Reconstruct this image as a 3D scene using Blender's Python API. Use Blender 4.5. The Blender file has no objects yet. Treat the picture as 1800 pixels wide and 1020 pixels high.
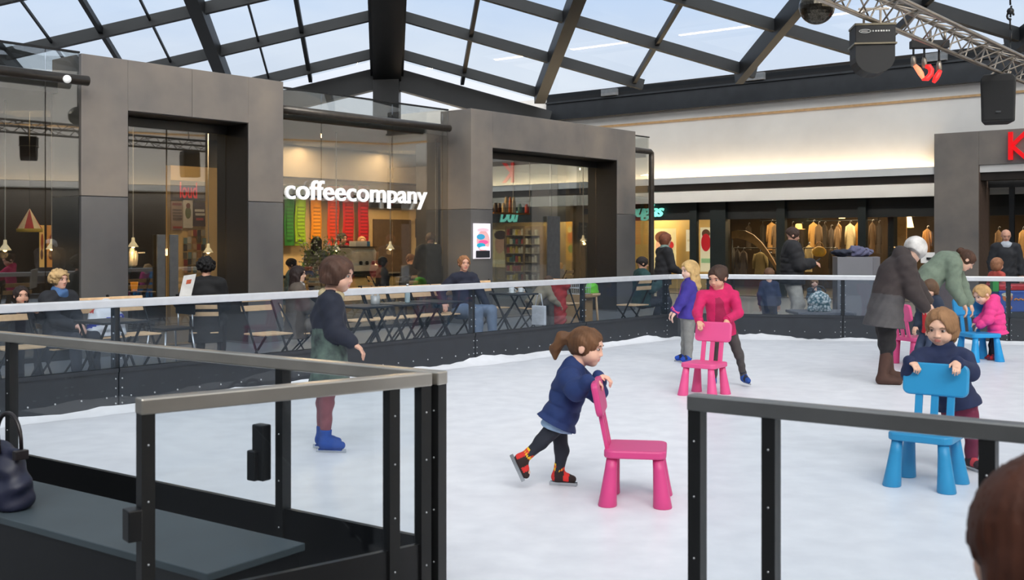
import bpy, bmesh, math, random
import numpy as np
from mathutils import Vector, Matrix
random.seed(7); np.random.seed(7)
C = bpy.context.scene.collection
PI = math.pi
FP, EYE, HZ = 1885.0, 1.45, 424.0          # focal length in px, eye height, horizon row
V = Vector

# ------------------------------------------------------------------ places
def px(u, v, t):
    """point seen at pixel u,v at depth t"""
    return V(((u-900)/FP*t, t, EYE+(HZ-v)/FP*t))
def gp(u, v, z=0.0):
    return px(u, v, (EYE-z)*FP/(v-HZ))
A1 = V((math.sin(math.radians(40)), math.cos(math.radians(40)), 0))   # along the cafe front
N1 = V((-A1.y, A1.x, 0))                                               # into the cafe
B1 = -N1                                                               # along the far shops, to the right
Z1 = V((0, 0, 1))
def pA(s, c, z=0.0): return A1*s + N1*c + Z1*z
def pB(s, c, z=0.0): return A1*c + B1*s + Z1*z
def tA(u, c): return c/(N1.x*(u-900)/FP + N1.y)
def tB(u, c): return c/(A1.x*(u-900)/FP + A1.y)
def sA(u, c):
    return (A1.x*(u-900)/FP + A1.y)*tA(u, c)
def sB(u, c):
    return (B1.x*(u-900)/FP + B1.y)*tB(u, c)
def zA(u, v, c): return EYE+(HZ-v)/FP*tA(u, c)
def zB(u, v, c): return EYE+(HZ-v)/FP*tB(u, c)

# ------------------------------------------------------------------ materials
def lin(c):
    return tuple(((x/255)/12.92 if x/255 <= .04045 else ((x/255+.055)/1.055)**2.4) for x in c)
MATS = {}
def mat(name, rgb=(128,128,128), rough=.6, metal=0.0, var=.12, scale=12.0, bump=0.0, spec=.5, emit=None, es=0.0, sheen=0.0, kind='noise', rgb2=None, coat=0.0):
    if name in MATS: return MATS[name]
    m = bpy.data.materials.new(name); m.use_nodes = True
    nt = m.node_tree; b = nt.nodes['Principled BSDF']
    c = lin(rgb)
    tc = nt.nodes.new('ShaderNodeTexCoord')
    n = nt.nodes.new('ShaderNodeTexNoise'); n.inputs['Scale'].default_value = scale; n.inputs['Detail'].default_value = 4
    if kind == 'wave':
        n = nt.nodes.new('ShaderNodeTexWave'); n.inputs['Scale'].default_value = scale; n.bands_direction = 'Z'; n.inputs['Distortion'].default_value = .6; n.inputs['Detail Scale'].default_value = 3
    elif kind == 'voronoi':
        n = nt.nodes.new('ShaderNodeTexVoronoi'); n.inputs['Scale'].default_value = scale
    nt.links.new(tc.outputs['Object'], n.inputs['Vector'])
    r = nt.nodes.new('ShaderNodeValToRGB')
    lo = tuple(x*(1-var) for x in c) if rgb2 is None else c
    hi = tuple(min(1, x*(1+var)) for x in c) if rgb2 is None else lin(rgb2)
    r.color_ramp.elements[0].color = (*lo, 1); r.color_ramp.elements[1].color = (*hi, 1)
    r.color_ramp.elements[0].position = .3; r.color_ramp.elements[1].position = .7
    nt.links.new(n.outputs['Distance' if kind == 'voronoi' else 0], r.inputs['Fac'])
    nt.links.new(r.outputs['Color'], b.inputs['Base Color'])
    b.inputs['Roughness'].default_value = rough; b.inputs['Metallic'].default_value = metal
    b.inputs['Specular IOR Level'].default_value = spec
    if sheen: b.inputs['Sheen Weight'].default_value = sheen
    if coat: b.inputs['Coat Weight'].default_value = coat; b.inputs['Coat Roughness'].default_value = .1
    if emit is not None:
        b.inputs['Emission Color'].default_value = (*lin(emit), 1); b.inputs['Emission Strength'].default_value = es
    if bump:
        bp = nt.nodes.new('ShaderNodeBump'); bp.inputs['Strength'].default_value = bump; bp.inputs['Distance'].default_value = .01
        nt.links.new(n.outputs[0], bp.inputs['Height']); nt.links.new(bp.outputs['Normal'], b.inputs['Normal'])
    MATS[name] = m
    return m
def glass(name, tint=(235,240,240), refl=1.0, base=.0, haze=0.0, hazecol=(150,165,180), rough=.0):
    if name in MATS: return MATS[name]
    m = bpy.data.materials.new(name); m.use_nodes = True
    nt = m.node_tree; nt.nodes.clear()
    out = nt.nodes.new('ShaderNodeOutputMaterial')
    tr = nt.nodes.new('ShaderNodeBsdfTransparent'); tr.inputs[0].default_value = (*lin(tint), 1)
    gl = nt.nodes.new('ShaderNodeBsdfGlossy'); gl.inputs['Roughness'].default_value = rough
    fr = nt.nodes.new('ShaderNodeFresnel'); fr.inputs[0].default_value = 1.45
    geo = nt.nodes.new('ShaderNodeNewGeometry')
    ior = nt.nodes.new('ShaderNodeMix'); ior.data_type = 'FLOAT'
    ior.inputs[2].default_value = 1.45; ior.inputs[3].default_value = 1/1.45
    nt.links.new(geo.outputs['Backfacing'], ior.inputs[0]); nt.links.new(ior.outputs[0], fr.inputs[0])
    ma = nt.nodes.new('ShaderNodeMath'); ma.operation = 'MULTIPLY_ADD'; ma.use_clamp = True
    ma.inputs[1].default_value = refl; ma.inputs[2].default_value = base
    nt.links.new(fr.outputs[0], ma.inputs[0])
    mx = nt.nodes.new('ShaderNodeMixShader')
    nt.links.new(ma.outputs[0], mx.inputs[0]); nt.links.new(tr.outputs[0], mx.inputs[1]); nt.links.new(gl.outputs[0], mx.inputs[2])
    last = mx
    if haze:
        df = nt.nodes.new('ShaderNodeBsdfDiffuse'); df.inputs[0].default_value = (*lin(hazecol), 1)
        tc = nt.nodes.new('ShaderNodeTexCoord'); n = nt.nodes.new('ShaderNodeTexNoise'); n.inputs['Scale'].default_value = 1.6; n.inputs['Detail'].default_value = 5
        nt.links.new(tc.outputs['Object'], n.inputs['Vector'])
        mm = nt.nodes.new('ShaderNodeMath'); mm.operation = 'MULTIPLY'; mm.inputs[1].default_value = haze*2
        nt.links.new(n.outputs[0], mm.inputs[0])
        m2 = nt.nodes.new('ShaderNodeMixShader')
        nt.links.new(mm.outputs[0], m2.inputs[0]); nt.links.new(mx.outputs[0], m2.inputs[1]); nt.links.new(df.outputs[0], m2.inputs[2])
        last = m2
    nt.links.new(last.outputs[0], out.inputs[0])
    MATS[name] = m
    return m

# ------------------------------------------------------------------ mesh builder
class MB:
    def __init__(s): s.v = []; s.f = []; s.mi = []; s.cur = 0; s.sm = []
    def add(s, vs, fs, smooth=False):
        b = len(s.v); s.v.extend([tuple(x) for x in vs])
        for f in fs: s.f.append(tuple(b+i for i in f)); s.mi.append(s.cur); s.sm.append(smooth)
        return s
    def hexa(s, o, ax, ay, az):
        o, ax, ay, az = V(o), V(ax), V(ay), V(az)
        P = [o, o+ax, o+ax+ay, o+ay, o+az, o+ax+az, o+ax+ay+az, o+ay+az]
        fs = [(0,3,2,1),(4,5,6,7),(0,1,5,4),(1,2,6,5),(2,3,7,6),(3,0,4,7)]
        if ax.cross(ay).dot(az) < 0: fs = [f[::-1] for f in fs]
        return s.add(P, fs)
    def box(s, x0, x1, y0, y1, z0, z1): return s.hexa((x0,y0,z0), (x1-x0,0,0), (0,y1-y0,0), (0,0,z1-z0))
    def fA(s, s0, s1, c0, c1, z0, z1): return s.hexa(pA(s0,c0,z0), A1*(s1-s0), N1*(c1-c0), Z1*(z1-z0))
    def fB(s, s0, s1, c0, c1, z0, z1): return s.hexa(pB(s0,c0,z0), B1*(s1-s0), A1*(c1-c0), Z1*(z1-z0))
    def bar(s, a, b, w, h, up=Z1):
        a, b = V(a), V(b); d = (b-a)
        if d.length < 1e-6: return s
        x = d.cross(V(up))
        if x.length < 1e-6: x = d.cross(V((1,0,0)))
        x.normalize(); y = x.cross(d).normalized()
        return s.hexa(a-x*w/2-y*h/2, d, x*w, y*h)
    def tube(s, pts, r, n=8, r2=None, cap=True):
        pts = [V(p) for p in pts]; k = len(pts)
        rs = r if isinstance(r, (list, tuple)) else [r + ((r2-r)*i/(k-1) if r2 is not None else 0) for i in range(k)]
        vs = []; fs = []; prev = None
        for i, p in enumerate(pts):
            d = (pts[min(i+1,k-1)]-pts[max(i-1,0)])
            if d.length < 1e-9: d = Z1.copy()
            d.normalize()
            if prev is None:
                x = d.cross(Z1) if abs(d.z) < .95 else d.cross(V((1,0,0)))
            else:
                x = prev - d*prev.dot(d)
            x.normalize(); prev = x; y = d.cross(x)
            for j in range(n):
                a = 2*PI*j/n; vs.append(p + (x*math.cos(a)+y*math.sin(a))*rs[i])
        for i in range(k-1):
            for j in range(n):
                fs.append((i*n+j, i*n+(j+1)%n, (i+1)*n+(j+1)%n, (i+1)*n+j))
        s.add(vs, fs, True)
        if cap:
            b = len(s.v)-len(vs)
            s.f.append(tuple(b+j for j in range(n))[::-1]); s.mi.append(s.cur); s.sm.append(False)
            s.f.append(tuple(b+(k-1)*n+j for j in range(n))); s.mi.append(s.cur); s.sm.append(False)
        return s
    def lathe(s, prof, c=(0,0,0), n=16, sx=1, sy=1):
        c = V(c); vs = []; fs = []
        for r, z in prof:
            for j in range(n):
                a = 2*PI*j/n; vs.append(c+V((r*sx*math.cos(a), r*sy*math.sin(a), z)))
        k = len(prof)
        for i in range(k-1):
            for j in range(n):
                fs.append((i*n+j, i*n+(j+1)%n, (i+1)*n+(j+1)%n, (i+1)*n+j))
        fs.append(tuple(range(n))[::-1]); fs.append(tuple((k-1)*n+j for j in range(n)))
        return s.add(vs, fs, True)
    def ball(s, c, r, n=12, m=8):
        r = (r,r,r) if not isinstance(r, (tuple, list, Vector)) else r
        c = V(c); vs = [c+V((0,0,-r[2]))]; fs = []
        for i in range(1, m):
            th = -PI/2+PI*i/m
            for j in range(n):
                a = 2*PI*j/n; vs.append(c+V((r[0]*math.cos(th)*math.cos(a), r[1]*math.cos(th)*math.sin(a), r[2]*math.sin(th))))
        vs.append(c+V((0,0,r[2]))); L = len(vs)-1
        for j in range(n): fs.append((0, 1+(j+1)%n, 1+j)); fs.append((L, L-n+j, L-n+(j+1)%n))
        for i in range(m-2):
            for j in range(n): fs.append((1+i*n+j, 1+i*n+(j+1)%n, 1+(i+1)*n+(j+1)%n, 1+(i+1)*n+j))
        return s.add(vs, fs, True)
    def poly(s, pts, d):
        """polygon extruded by vector d"""
        pts = [V(p) for p in pts]; d = V(d); n = len(pts)
        fs = [tuple(range(n))[::-1], tuple(range(n, 2*n))] + [(i, (i+1)%n, n+(i+1)%n, n+i) for i in range(n)]
        nn = (pts[1]-pts[0]).cross(pts[2]-pts[1])
        if nn.dot(d) < 0: fs = [f[::-1] for f in fs]
        return s.add(pts+[p+d for p in pts], fs)
    def quad(s, a, b, c, d): return s.add([a,b,c,d], [(0,1,2,3)])

def obj(name, mb, m, parent=None, bevel=0.0, sub=0):
    if isinstance(mb, tuple): vs, fs, mi, sm = mb
    else: vs, fs, mi, sm = mb.v, mb.f, mb.mi, mb.sm
    off = V((0,0,0)); q = parent
    while q is not None: off += q.location; q = q.parent
    me = bpy.data.meshes.new(name)
    me.from_pydata([(x[0]-off.x, x[1]-off.y, x[2]-off.z) for x in vs], [], fs)
    for k in (m if isinstance(m, (list, tuple)) else [m]): me.materials.append(k)
    me.polygons.foreach_set('material_index', mi)
    me.polygons.foreach_set('use_smooth', sm)
    me.update()
    o = bpy.data.objects.new(name, me); C.objects.link(o); o.parent = parent
    if bevel:
        b = o.modifiers.new('edge', 'BEVEL'); b.width = bevel; b.segments = 2; b.limit_method = 'ANGLE'
    if sub:
        b = o.modifiers.new('sub', 'SUBSURF'); b.levels = sub; b.render_levels = sub
    return o
def rebase(o, p):
    """move a top-level mesh's origin to p"""
    p = V(p); o.data.transform(Matrix.Translation(-p)); o.location = p
    return o
def tag(o, label, cat, group=None, kind=None):
    o['label'] = label; o['category'] = cat
    if group: o['group'] = group
    if kind: o['kind'] = kind
    return o
def thing(name, label, cat, loc=(0,0,0), rz=0, group=None, kind=None):
    o = bpy.data.objects.new(name, None); C.objects.link(o); o.empty_display_size = .1
    o.location = loc; o.rotation_euler = (0,0,rz)
    return tag(o, label, cat, group, kind)
def struct(name, mb, m, parent=None, bevel=0.0):
    o = obj(name, mb, m, parent, bevel)
    if parent is None: o['kind'] = 'structure'
    return o
def sroot(name, loc=(0,0,0)):
    o = bpy.data.objects.new(name, None); C.objects.link(o); o.location = loc; o['kind'] = 'structure'
    return o
def dup(root, loc, rz=0, label=None, group=None, scale=None):
    r = root.copy(); C.objects.link(r); r.location = loc; r.rotation_euler = (0,0,rz)
    if scale: r.scale = (scale,)*3
    if label: r['label'] = label
    if group: r['group'] = group
    for ch in list(root.children):
        c = ch.copy(); C.objects.link(c); c.parent = r
        for g in ch.children:
            d = g.copy(); C.objects.link(d); d.parent = c
    return r
def text_mb(body, o, xdir, updir, w, h, depth, bold=0.0, shear=0.0, space=1.0):
    """lettering fitted to a w x h box with its lower left corner at o, as mesh data"""
    cu = bpy.data.curves.new('t', 'FONT'); cu.body = body; cu.offset = bold; cu.shear = shear; cu.space_character = space
    cu.extrude = .05; cu.resolution_u = 4
    ob = bpy.data.objects.new('t', cu); C.objects.link(ob)
    dg = bpy.context.evaluated_depsgraph_get(); me = bpy.data.meshes.new_from_object(ob.evaluated_get(dg))
    co = np.array([v.co[:] for v in me.vertices])
    lo = co.min(0); hi = co.max(0); xd, ud = V(xdir), V(updir); nd = xd.cross(ud)
    mb = MB()
    pts = [V(o)+xd*((c[0]-lo[0])/(hi[0]-lo[0])*w)+ud*((c[1]-lo[1])/(hi[1]-lo[1])*h)+nd*((c[2]-lo[2])/(hi[2]-lo[2])*depth) for c in co]
    mb.add(pts, [tuple(p.vertices) for p in me.polygons])
    bpy.data.objects.remove(ob); bpy.data.meshes.remove(me); bpy.data.curves.remove(cu)
    return mb
def area(name, p, d, sx, sy, power, col=(255,214,160), spread=180):
    l = bpy.data.lights.new(name, 'AREA'); l.shape = 'RECTANGLE'; l.size = sx; l.size_y = sy; l.energy = power; l.color = lin(col)
    l.spread = math.radians(spread)
    o = bpy.data.objects.new(name, l); C.objects.link(o); o.location = p
    o.rotation_euler = V(d).to_track_quat('-Z', 'Y').to_euler()
    return o
def point(name, p, power, col=(255,200,130), r=.05):
    l = bpy.data.lights.new(name, 'POINT'); l.energy = power; l.color = lin(col); l.shadow_soft_size = r
    o = bpy.data.objects.new(name, l); C.objects.link(o); o.location = p
    return o
# ------------------------------------------------------------------ camera, world
cam = bpy.data.cameras.new('camera'); co_ = bpy.data.objects.new('camera', cam); C.objects.link(co_)
co_.location = (0,0,EYE); co_.rotation_euler = (PI/2,0,0)
cam.sensor_fit = 'HORIZONTAL'; cam.sensor_width = 36; cam.lens = 36*FP/1800
cam.shift_y = (HZ-510)/1800
cam.clip_start = .05; cam.clip_end = 300
cam.dof.use_dof = True; cam.dof.focus_distance = 11.0; cam.dof.aperture_fstop = 5.6
bpy.context.scene.camera = co_
sc = bpy.context.scene
sc.view_settings.view_transform = 'Standard'; sc.view_settings.look = 'None'; sc.view_settings.gamma = 1.0
sc.view_settings.use_curve_mapping = False; sc.view_settings.exposure = 0.0
sc.cycles.transparent_max_bounces = 24; sc.cycles.max_bounces = 8; sc.cycles.caustics_reflective = False; sc.cycles.caustics_refractive = False
sc.cycles.sample_clamp_indirect = 3.0

w = bpy.data.worlds.new('sky'); sc.world = w; w.use_nodes = True
nt = w.node_tree; bg = nt.nodes['Background']
tc = nt.nodes.new('ShaderNodeTexCoord'); sx = nt.nodes.new('ShaderNodeSeparateXYZ')
nt.links.new(tc.outputs['Generated'], sx.inputs[0])
ramp = nt.nodes.new('ShaderNodeValToRGB'); el = ramp.color_ramp.elements
el[0].position = 0.0; el[0].color = (.02,.02,.022,1)
el[1].position = 1.0; el[1].color = (.30,.30,.305,1)
e = el.new(.04); e.color = (.05,.05,.055,1)
e = el.new(.05); e.color = (.20,.205,.215,1)
e = el.new(.17); e.color = (.195,.215,.25,1)
e = el.new(.24); e.color = (.16,.20,.265,1)
e = el.new(.45); e.color = (.22,.23,.245,1)
nt.links.new(sx.outputs['Z'], ramp.inputs[0])
nz = nt.nodes.new('ShaderNodeTexNoise'); nz.inputs['Scale'].default_value = 3.2; nz.inputs['Detail'].default_value = 6
mp = nt.nodes.new('ShaderNodeMapping'); mp.inputs['Scale'].default_value = (1,1,3.5)
nt.links.new(tc.outputs['Generated'], mp.inputs[0]); nt.links.new(mp.outputs[0], nz.inputs['Vector'])
cr = nt.nodes.new('ShaderNodeValToRGB'); cr.color_ramp.elements[0].position = .45; cr.color_ramp.elements[1].position = .68
cr.color_ramp.elements[0].color = (0,0,0,1); cr.color_ramp.elements[1].color = (.45,.45,.45,1)
nt.links.new(nz.outputs[0], cr.inputs[0])
mxs = nt.nodes.new('ShaderNodeMix'); mxs.data_type = 'RGBA'; mxs.inputs[7].default_value = (.27,.275,.285,1)
nt.links.new(cr.outputs['Color'], mxs.inputs[0]); nt.links.new(ramp.outputs['Color'], mxs.inputs[6])
nt.links.new(mxs.outputs[2], bg.inputs['Color'])
bg.inputs['Strength'].default_value = 4.0
# overcast daylight through the glass roof
sun = bpy.data.lights.new('daylight', 'SUN'); sun.energy = 5.0; sun.angle = math.radians(55); sun.color = (1,.985,.95)
so = bpy.data.objects.new('daylight', sun); C.objects.link(so); so.rotation_euler = V((-.10,.92,-.47)).to_track_quat('-Z','Y').to_euler()

# ------------------------------------------------------------------ materials of the setting
m_steel = mat('portal_steel', (122,119,119), .36, .45, .10, .9, rgb2=(168,156,144))
m_black = mat('black_frame', (24,25,27), .42, .2, .15, 6)
m_roofblk = mat('roof_steel', (23,25,28), .5, .2, .15, 4)
m_white = mat('white_plaster', (226,223,219), .85, 0, .03, 2)
m_alu = mat('rail_aluminium', (214,216,220), .35, .25, .05, 10)
m_board = mat('kick_board', (39,44,51), .45, .1, .12, 5)
m_ice = mat('ice', (224,226,233), .38, 0, .05, 5.0, bump=.0, rgb2=(237,239,245), spec=.35)
m_snow = mat('snow', (236,238,244), .9, 0, .04, 9, bump=.3)
m_floor = mat('stone_floor', (120,122,126), .35, 0, .1, 1.5)
g_roof = glass('roof_glass', (236,242,246), .5)
g_cafe = glass('shop_glass', (243,245,243), 1.8, .15)
g_barrier = glass('barrier_glass', (228,234,240), .8, .0, .03)
g_fence = glass('fence_glass', (249,251,252), .5, .0, .004)
g_shop = glass('far_shop_glass', (246,247,246), .6, .0)

# ------------------------------------------------------------------ ground
struct('floor', MB().box(-40, 45, -14, 60, -.30, -.03), m_floor)
R0 = V((-.285,4.13,0)); RD = V((.816,-.577,0)).normalized()       # near fence line
CORN = pA(14.1, 8.5); RB = V((.968,-.25,0)).normalized()          # far corner of the rink, far-right board
icep = [R0-RD*5.6, CORN, CORN+RB*7.8, R0+RD*8.2]
struct('floor_ice', MB().poly([p+V((0,0,-.028)) for p in icep], (0,0,.028)), m_ice)

# ------------------------------------------------------------------ roof
GB = V((-3.52,30.2,0)); HD = V((-.1167,.993,0)).normalized(); RR = V((.993,.1167,0)).normalized()
SF, SR, ZG = .24, .262, 6.5
def rp(k, r, dz=0): return GB - HD*k + RR*r + Z1*(ZG + SF*k - SR*abs(r) + dz)
def rmax(k): return (3.13+.6856*k)/.728
def lmax(k): return (2.9+.728*k)/.6856
KMAX = 33.0
roof = sroot('ceiling')
KS = [.78+2.33*i for i in range(14)]
for i, k in enumerate(KS):
    wd = .17
    struct('rafter', MB().bar(rp(k,0), rp(k,min(rmax(k)-.62,26)), wd, .26), m_roofblk, roof)
    struct('rafter', MB().bar(rp(k,0), rp(k,-min(lmax(k),26)), wd, .26), m_roofblk, roof)
def kstart(r): return max(0.0, (.728*r-3.13)/.6856+.72 if r > 0 else (.6856*-r-2.9)/.728)
for j in range(1, 11):
    for sg in (-1, 1):
        r = 2.12*j*sg; big = j % 2 == 0
        struct('mullion', MB().bar(rp(kstart(r),r,-.06 if big else 0), rp(KMAX,r,-.06 if big else 0), .30 if j == 2 else .2 if big else .10, .40 if big else .14), m_roofblk, roof)
        if sg < 0 and j > 1:
            struct('mullion', MB().bar(rp(kstart(r+1.06),r+1.06), rp(KMAX,r+1.06), .045, .06), m_roofblk, roof)
struct('hip_beam', MB().bar(rp(-.1,0,-.25), rp(KMAX,0,-.25), .78, .7).bar(rp(-.1,.43,-.1), rp(KMAX,.43,-.1), .06, .5).bar(rp(-.1,-.43,-.1), rp(KMAX,-.43,-.1), .06, .5), m_black, roof)
struct('gable_beam', MB().bar(rp(0,0,-.42), rp(0,4.6,-.42), .35, .58).bar(rp(0,0,-.42), rp(0,-4.6,-.42), .35, .58), m_roofblk, roof)
struct('roof_column', MB().box(GB.x-.36, GB.x+.36, GB.y-.3, GB.y+.3, -.03, ZG-.3), m_black, roof)
# panes: two big glazed slopes, each a single glazing skin
def slope_mesh(sg):
    mb = MB(); k0 = 0.0
    mx = rmax if sg > 0 else lmax
    vs = [rp(0,0,.12), rp(0,sg*mx(0),.12), rp(KMAX,sg*mx(KMAX),.12), rp(KMAX,0,.12)]
    mb.add(vs, [(0,1,2,3) if sg > 0 else (3,2,1,0)])
    return mb
struct('glazing', slope_mesh(1), g_roof, roof); struct('glazing', slope_mesh(-1), g_roof, roof)
# eave beam over the far shops with gutter and brackets
CE = 24.0; sE0 = sB(945, CE)
struct('eave_beam', MB().fB(sE0, 60, CE+.4, CE+.5, 4.94, 5.44).fB(sE0, 60, CE+.36, CE+.54, 4.92, 4.97).fB(sE0, 60, CE+.36, CE+.54, 5.40, 5.45), mat('eave_steel', (46,49,53), .5, .2, .15, 4), roof)
struct('gutter', MB().fB(sE0, 60, CE+.42, CE+.8, 5.45, 5.68), m_black, roof)
mbk = MB()
for s in np.arange(sE0+2, 40, 4.4): mbk.fB(s, s+.5, CE+.30, CE+.42, 5.46, 5.64)
struct('gutter_bracket', mbk, mat('bracket_grey', (120,122,125), .6, .3), roof)

# ------------------------------------------------------------------ far wall (white fascia over the shops)
CW = 24.55; sW0 = sB(1045, CW)-14
struct('wall_far', MB().fB(sW0, 62, CW, CW+.3, 3.13, 5.6), m_white)
struct('trim_1', MB().fB(sW0, 62, CW-.03, CW, 4.62, 4.67), mat('brown_trim', (196,160,116), .7))
# cove shelf with its light
cove = sroot('trim_2')
struct('shelf', MB().fB(sW0, 62, CW-.32, CW, 2.93, 2.97).fB(sW0, 62, CW-.36, CW-.32, 2.93, 3.10), m_white, cove)
struct('lamp_strip', MB().fB(sW0, 62, CW-.20, CW-.16, 2.975, 2.99), mat('cove_lamp', (255,230,190), .5, emit=(255,226,180), es=58), cove)
struct('beam_dark', MB().fB(sW0, 62, CW-.30, CW+.1, 2.76, 2.93), mat('dark_soffit', (46,38,33), .4, .1, .2, 3), cove)
for s_ in (-18.5, -11, -3.5):
    area('strip_fill', pB(s_, CW+.16, 2.86), (A1*.9+Z1*-.25), 7.6, .05, 30, (250,246,238))  # area lights added behind the beam to brighten the white strip
struct('trim_3', MB().fB(sW0, 62, CW+.9, CW+1.0, 2.5, 2.95), m_white)
struct('trim_4', MB().fB(sW0, 62, CW+.1, CW+3.0, 2.95, 3.0), mat('soffit', (60,58,56), .8))
# ------------------------------------------------------------------ building behind the camera
struct('wall_back', MB().box(-40, 45, -14.3, -14, -.3, 12), mat('back_wall', (96,92,88), .8))
struct('wall_left', MB().box(-40.3, -40, -14, 60, -.3, 8), mat('side_wall', (96,94,92), .8))
struct('wall_right', MB().box(45, 45.3, -14, 60, -.3, 12), mat('side_wall', (96,94,92), .8))
struct('wall_beyond', MB().box(-40, 45, 60, 60.3, -.3, 5.2), mat('side_wall', (96,94,92), .8))

# white fascia and cove turning the corner on the right of the rink (seen in the cafe glass)
W0 = V((15.2,19.8,0)); WD = V((-.30,-.954,0)).normalized(); WN = V((-WD.y*-1, WD.x*-1, 0)).normalized()
WN = V((.954,-.30,0)).normalized()                 # away from the rink
def fW(mb, a, b, d0, d1, z0, z1): return mb.hexa(W0+WD*a+WN*d0+Z1*z0, WD*(b-a), WN*(d1-d0), Z1*(z1-z0))
struct('wall_near_right', fW(MB(), 0, 30, 0, .3, 3.13, 6.2), m_white)
cv = sroot('trim_20', W0)
struct('rail_line', fW(MB(), 0, 30, -.03, 0, 4.62, 4.67), mat('brown_trim', (196,160,116), .7), cv)
struct('shelf', fW(fW(MB(), 0, 30, -.32, 0, 2.93, 2.97), 0, 30, -.36, -.32, 2.93, 3.10), m_white, cv)
struct('lamp_strip', fW(MB(), 0, 30, -.20, -.16, 2.975, 2.99), mat('cove_lamp_side', (255,230,190), .5, emit=(255,222,170), es=70), cv)
struct('shop_fronts', fW(MB(), 0, 30, .2, .3, 0, 2.93), mat('shop_fronts_dark', (40,38,37), .5, 0, .25, .6), cv)
for s_ in (5, 15, 25): area('wall_fill', W0+WD*s_-WN*2.6+Z1*3.2, (WN*1.0+Z1*.7), 10, .3, 460, (255,246,232), 140)  # area lights without fittings, added to brighten this wall and its reflection
# ------------------------------------------------------------------ rink barriers
m_bolt = mat('bolt_metal', (200,202,206), .3, .8, .05, 20)
m_post = mat('barrier_post', (38,42,47), .4, .4, .1, 8)
ZB, ZR = .36, .95
def barrier(name, label, path_fn, nrm, stops, u0, u1, edge_bolts=True):
    """path_fn(s) gives the foot of the board; nrm points away from the ice"""
    t = thing(name, label, 'barrier', path_fn((u0+u1)/2))
    nrm = V(nrm)
    for a, b in zip(stops[:-1], stops[1:]):
        pa, pb = path_fn(a), path_fn(b); d = (pb-pa); L = d.length; dn = d.normalized()
        mb = MB().hexa(pa-nrm*.0+dn*.006, d-dn*.012, nrm*.045, Z1*ZB)
        mb.hexa(pa+dn*.006-nrm*.012+Z1*(ZB-.035), d-dn*.012, nrm*.07, Z1*.035)
        mb.cur = 1
        k = max(2, int(L/.21))
        for i in range(k):
            q = pa+d*((i+.5)/k)-nrm*.004
            mb.ball(q+Z1*.115, .0085, 6, 4)
        for z in (.06,.12,.19,.27):
            for e in (.03, L-.03): mb.ball(pa+dn*e-nrm*.004+Z1*z, .008, 6, 4)
        obj('kick_board', mb, [m_board, m_bolt], t)
        mg = MB().hexa(pa+dn*.02+nrm*.018+Z1*ZB, d-dn*.04, nrm*.010, Z1*(ZR-ZB-.05))
        obj('glass_pane', mg, g_barrier, t)
    for a in stops:
        p = path_fn(a); dn = (path_fn(a+.01)-p).normalized()
        mb = MB().hexa(p-dn*.028+nrm*.03, dn*.056, nrm*.05, Z1*(ZR-.04))
        mb.cur = 1
        for z in (.44,.52,.66,.80): mb.ball(p+nrm*.026-dn*.035+Z1*z, .008, 6, 4); mb.ball(p+nrm*.026+dn*.035+Z1*z, .008, 6, 4)
        obj('post', mb, [m_post, m_bolt], t)
    return t
SL = [-5.6,-4.15,-1.88,.38,2.62,4.88,7.16,9.45,11.67,13.75]
tl = barrier('rink_barrier', 'long dark rink barrier with clear panes and pale rail along the cafe terrace', lambda s: pA(s,8.5), N1, SL, -5.6, 13.75)
crn = [pA(13.75,8.5), pA(13.98,8.47), CORN+RB*.18+V((0,-.03,0)), CORN+RB*.42]
SRR = [.42, 2.36, 4.6, 6.9, 7.7]
NB = V((-RB.y, RB.x, 0))
tr_ = barrier('rink_barrier', 'dark rink barrier with clear panes and pale rail in front of the clothes shops', lambda s: CORN+RB*s, NB, SRR, .42, 7.7)
# rounded corner belongs to the right-hand barrier
mb = MB(); mg = MB()
for a, b in zip(crn[:-1], crn[1:]):
    n_ = V((-(b-a).y, (b-a).x, 0)).normalized()
    mb.hexa(a, b-a, n_*.045, Z1*ZB); mg.hexa(a+n_*.018+Z1*ZB, b-a, n_*.01, Z1*(ZR-ZB-.05))
obj('kick_board', mb, m_board, tr_); obj('glass_pane', mg, g_barrier, tr_)
def rail(pts, t, m, w=.085, h=.07):
    mb = MB()
    for a, b in zip(pts[:-1], pts[1:]):
        d = (b-a).normalized()*.01
        mb.bar(a-d+Z1*(ZR-h/2), b+d+Z1*(ZR-h/2), w, h)
    obj('hand_rail', mb, m, t, .012)
rail([pA(-5.6,8.53), pA(13.75,8.53)], tl, m_alu)
rail([c+V((0,.03,0)) for c in crn]+[CORN+RB*7.7+V((0,.03,0))], tr_, m_alu)
# snow scraped up against the boards
def snow(name, label, fn, nrm, s0, s1, n=150):
    mb = MB(); vs = []; fs = []; rows = 5
    for i in range(n+1):
        s = s0+(s1-s0)*i/n; p = fn(s)
        hh = .035+.022*math.sin(s*2.1)+.018*math.sin(s*5.3+1)+.02*random.random(); wd = .16+.07*math.sin(s*1.4)+.05*random.random()
        for j in range(rows):
            f = j/(rows-1); vs.append(p-nrm*(.002+wd*f)+Z1*(max(.001, hh*(1-f)**1.6)))
    for i in range(n):
        for j in range(rows-1):
            a = i*rows+j; fs.append((a, a+1, a+rows+1, a+rows))
    mb.add(vs, fs, True)
    o = obj(name, mb, m_snow); tag(o, label, 'snow', kind='stuff'); return o
snow('snow_bank', 'ridge of scraped snow along the foot of the terrace barrier', lambda s: pA(s,8.5), N1, -3, 14.0)
snow('snow_bank', 'ridge of scraped snow along the foot of the barrier by the shops', lambda s: CORN+RB*s, NB, .1, 7.7, 90)

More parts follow.
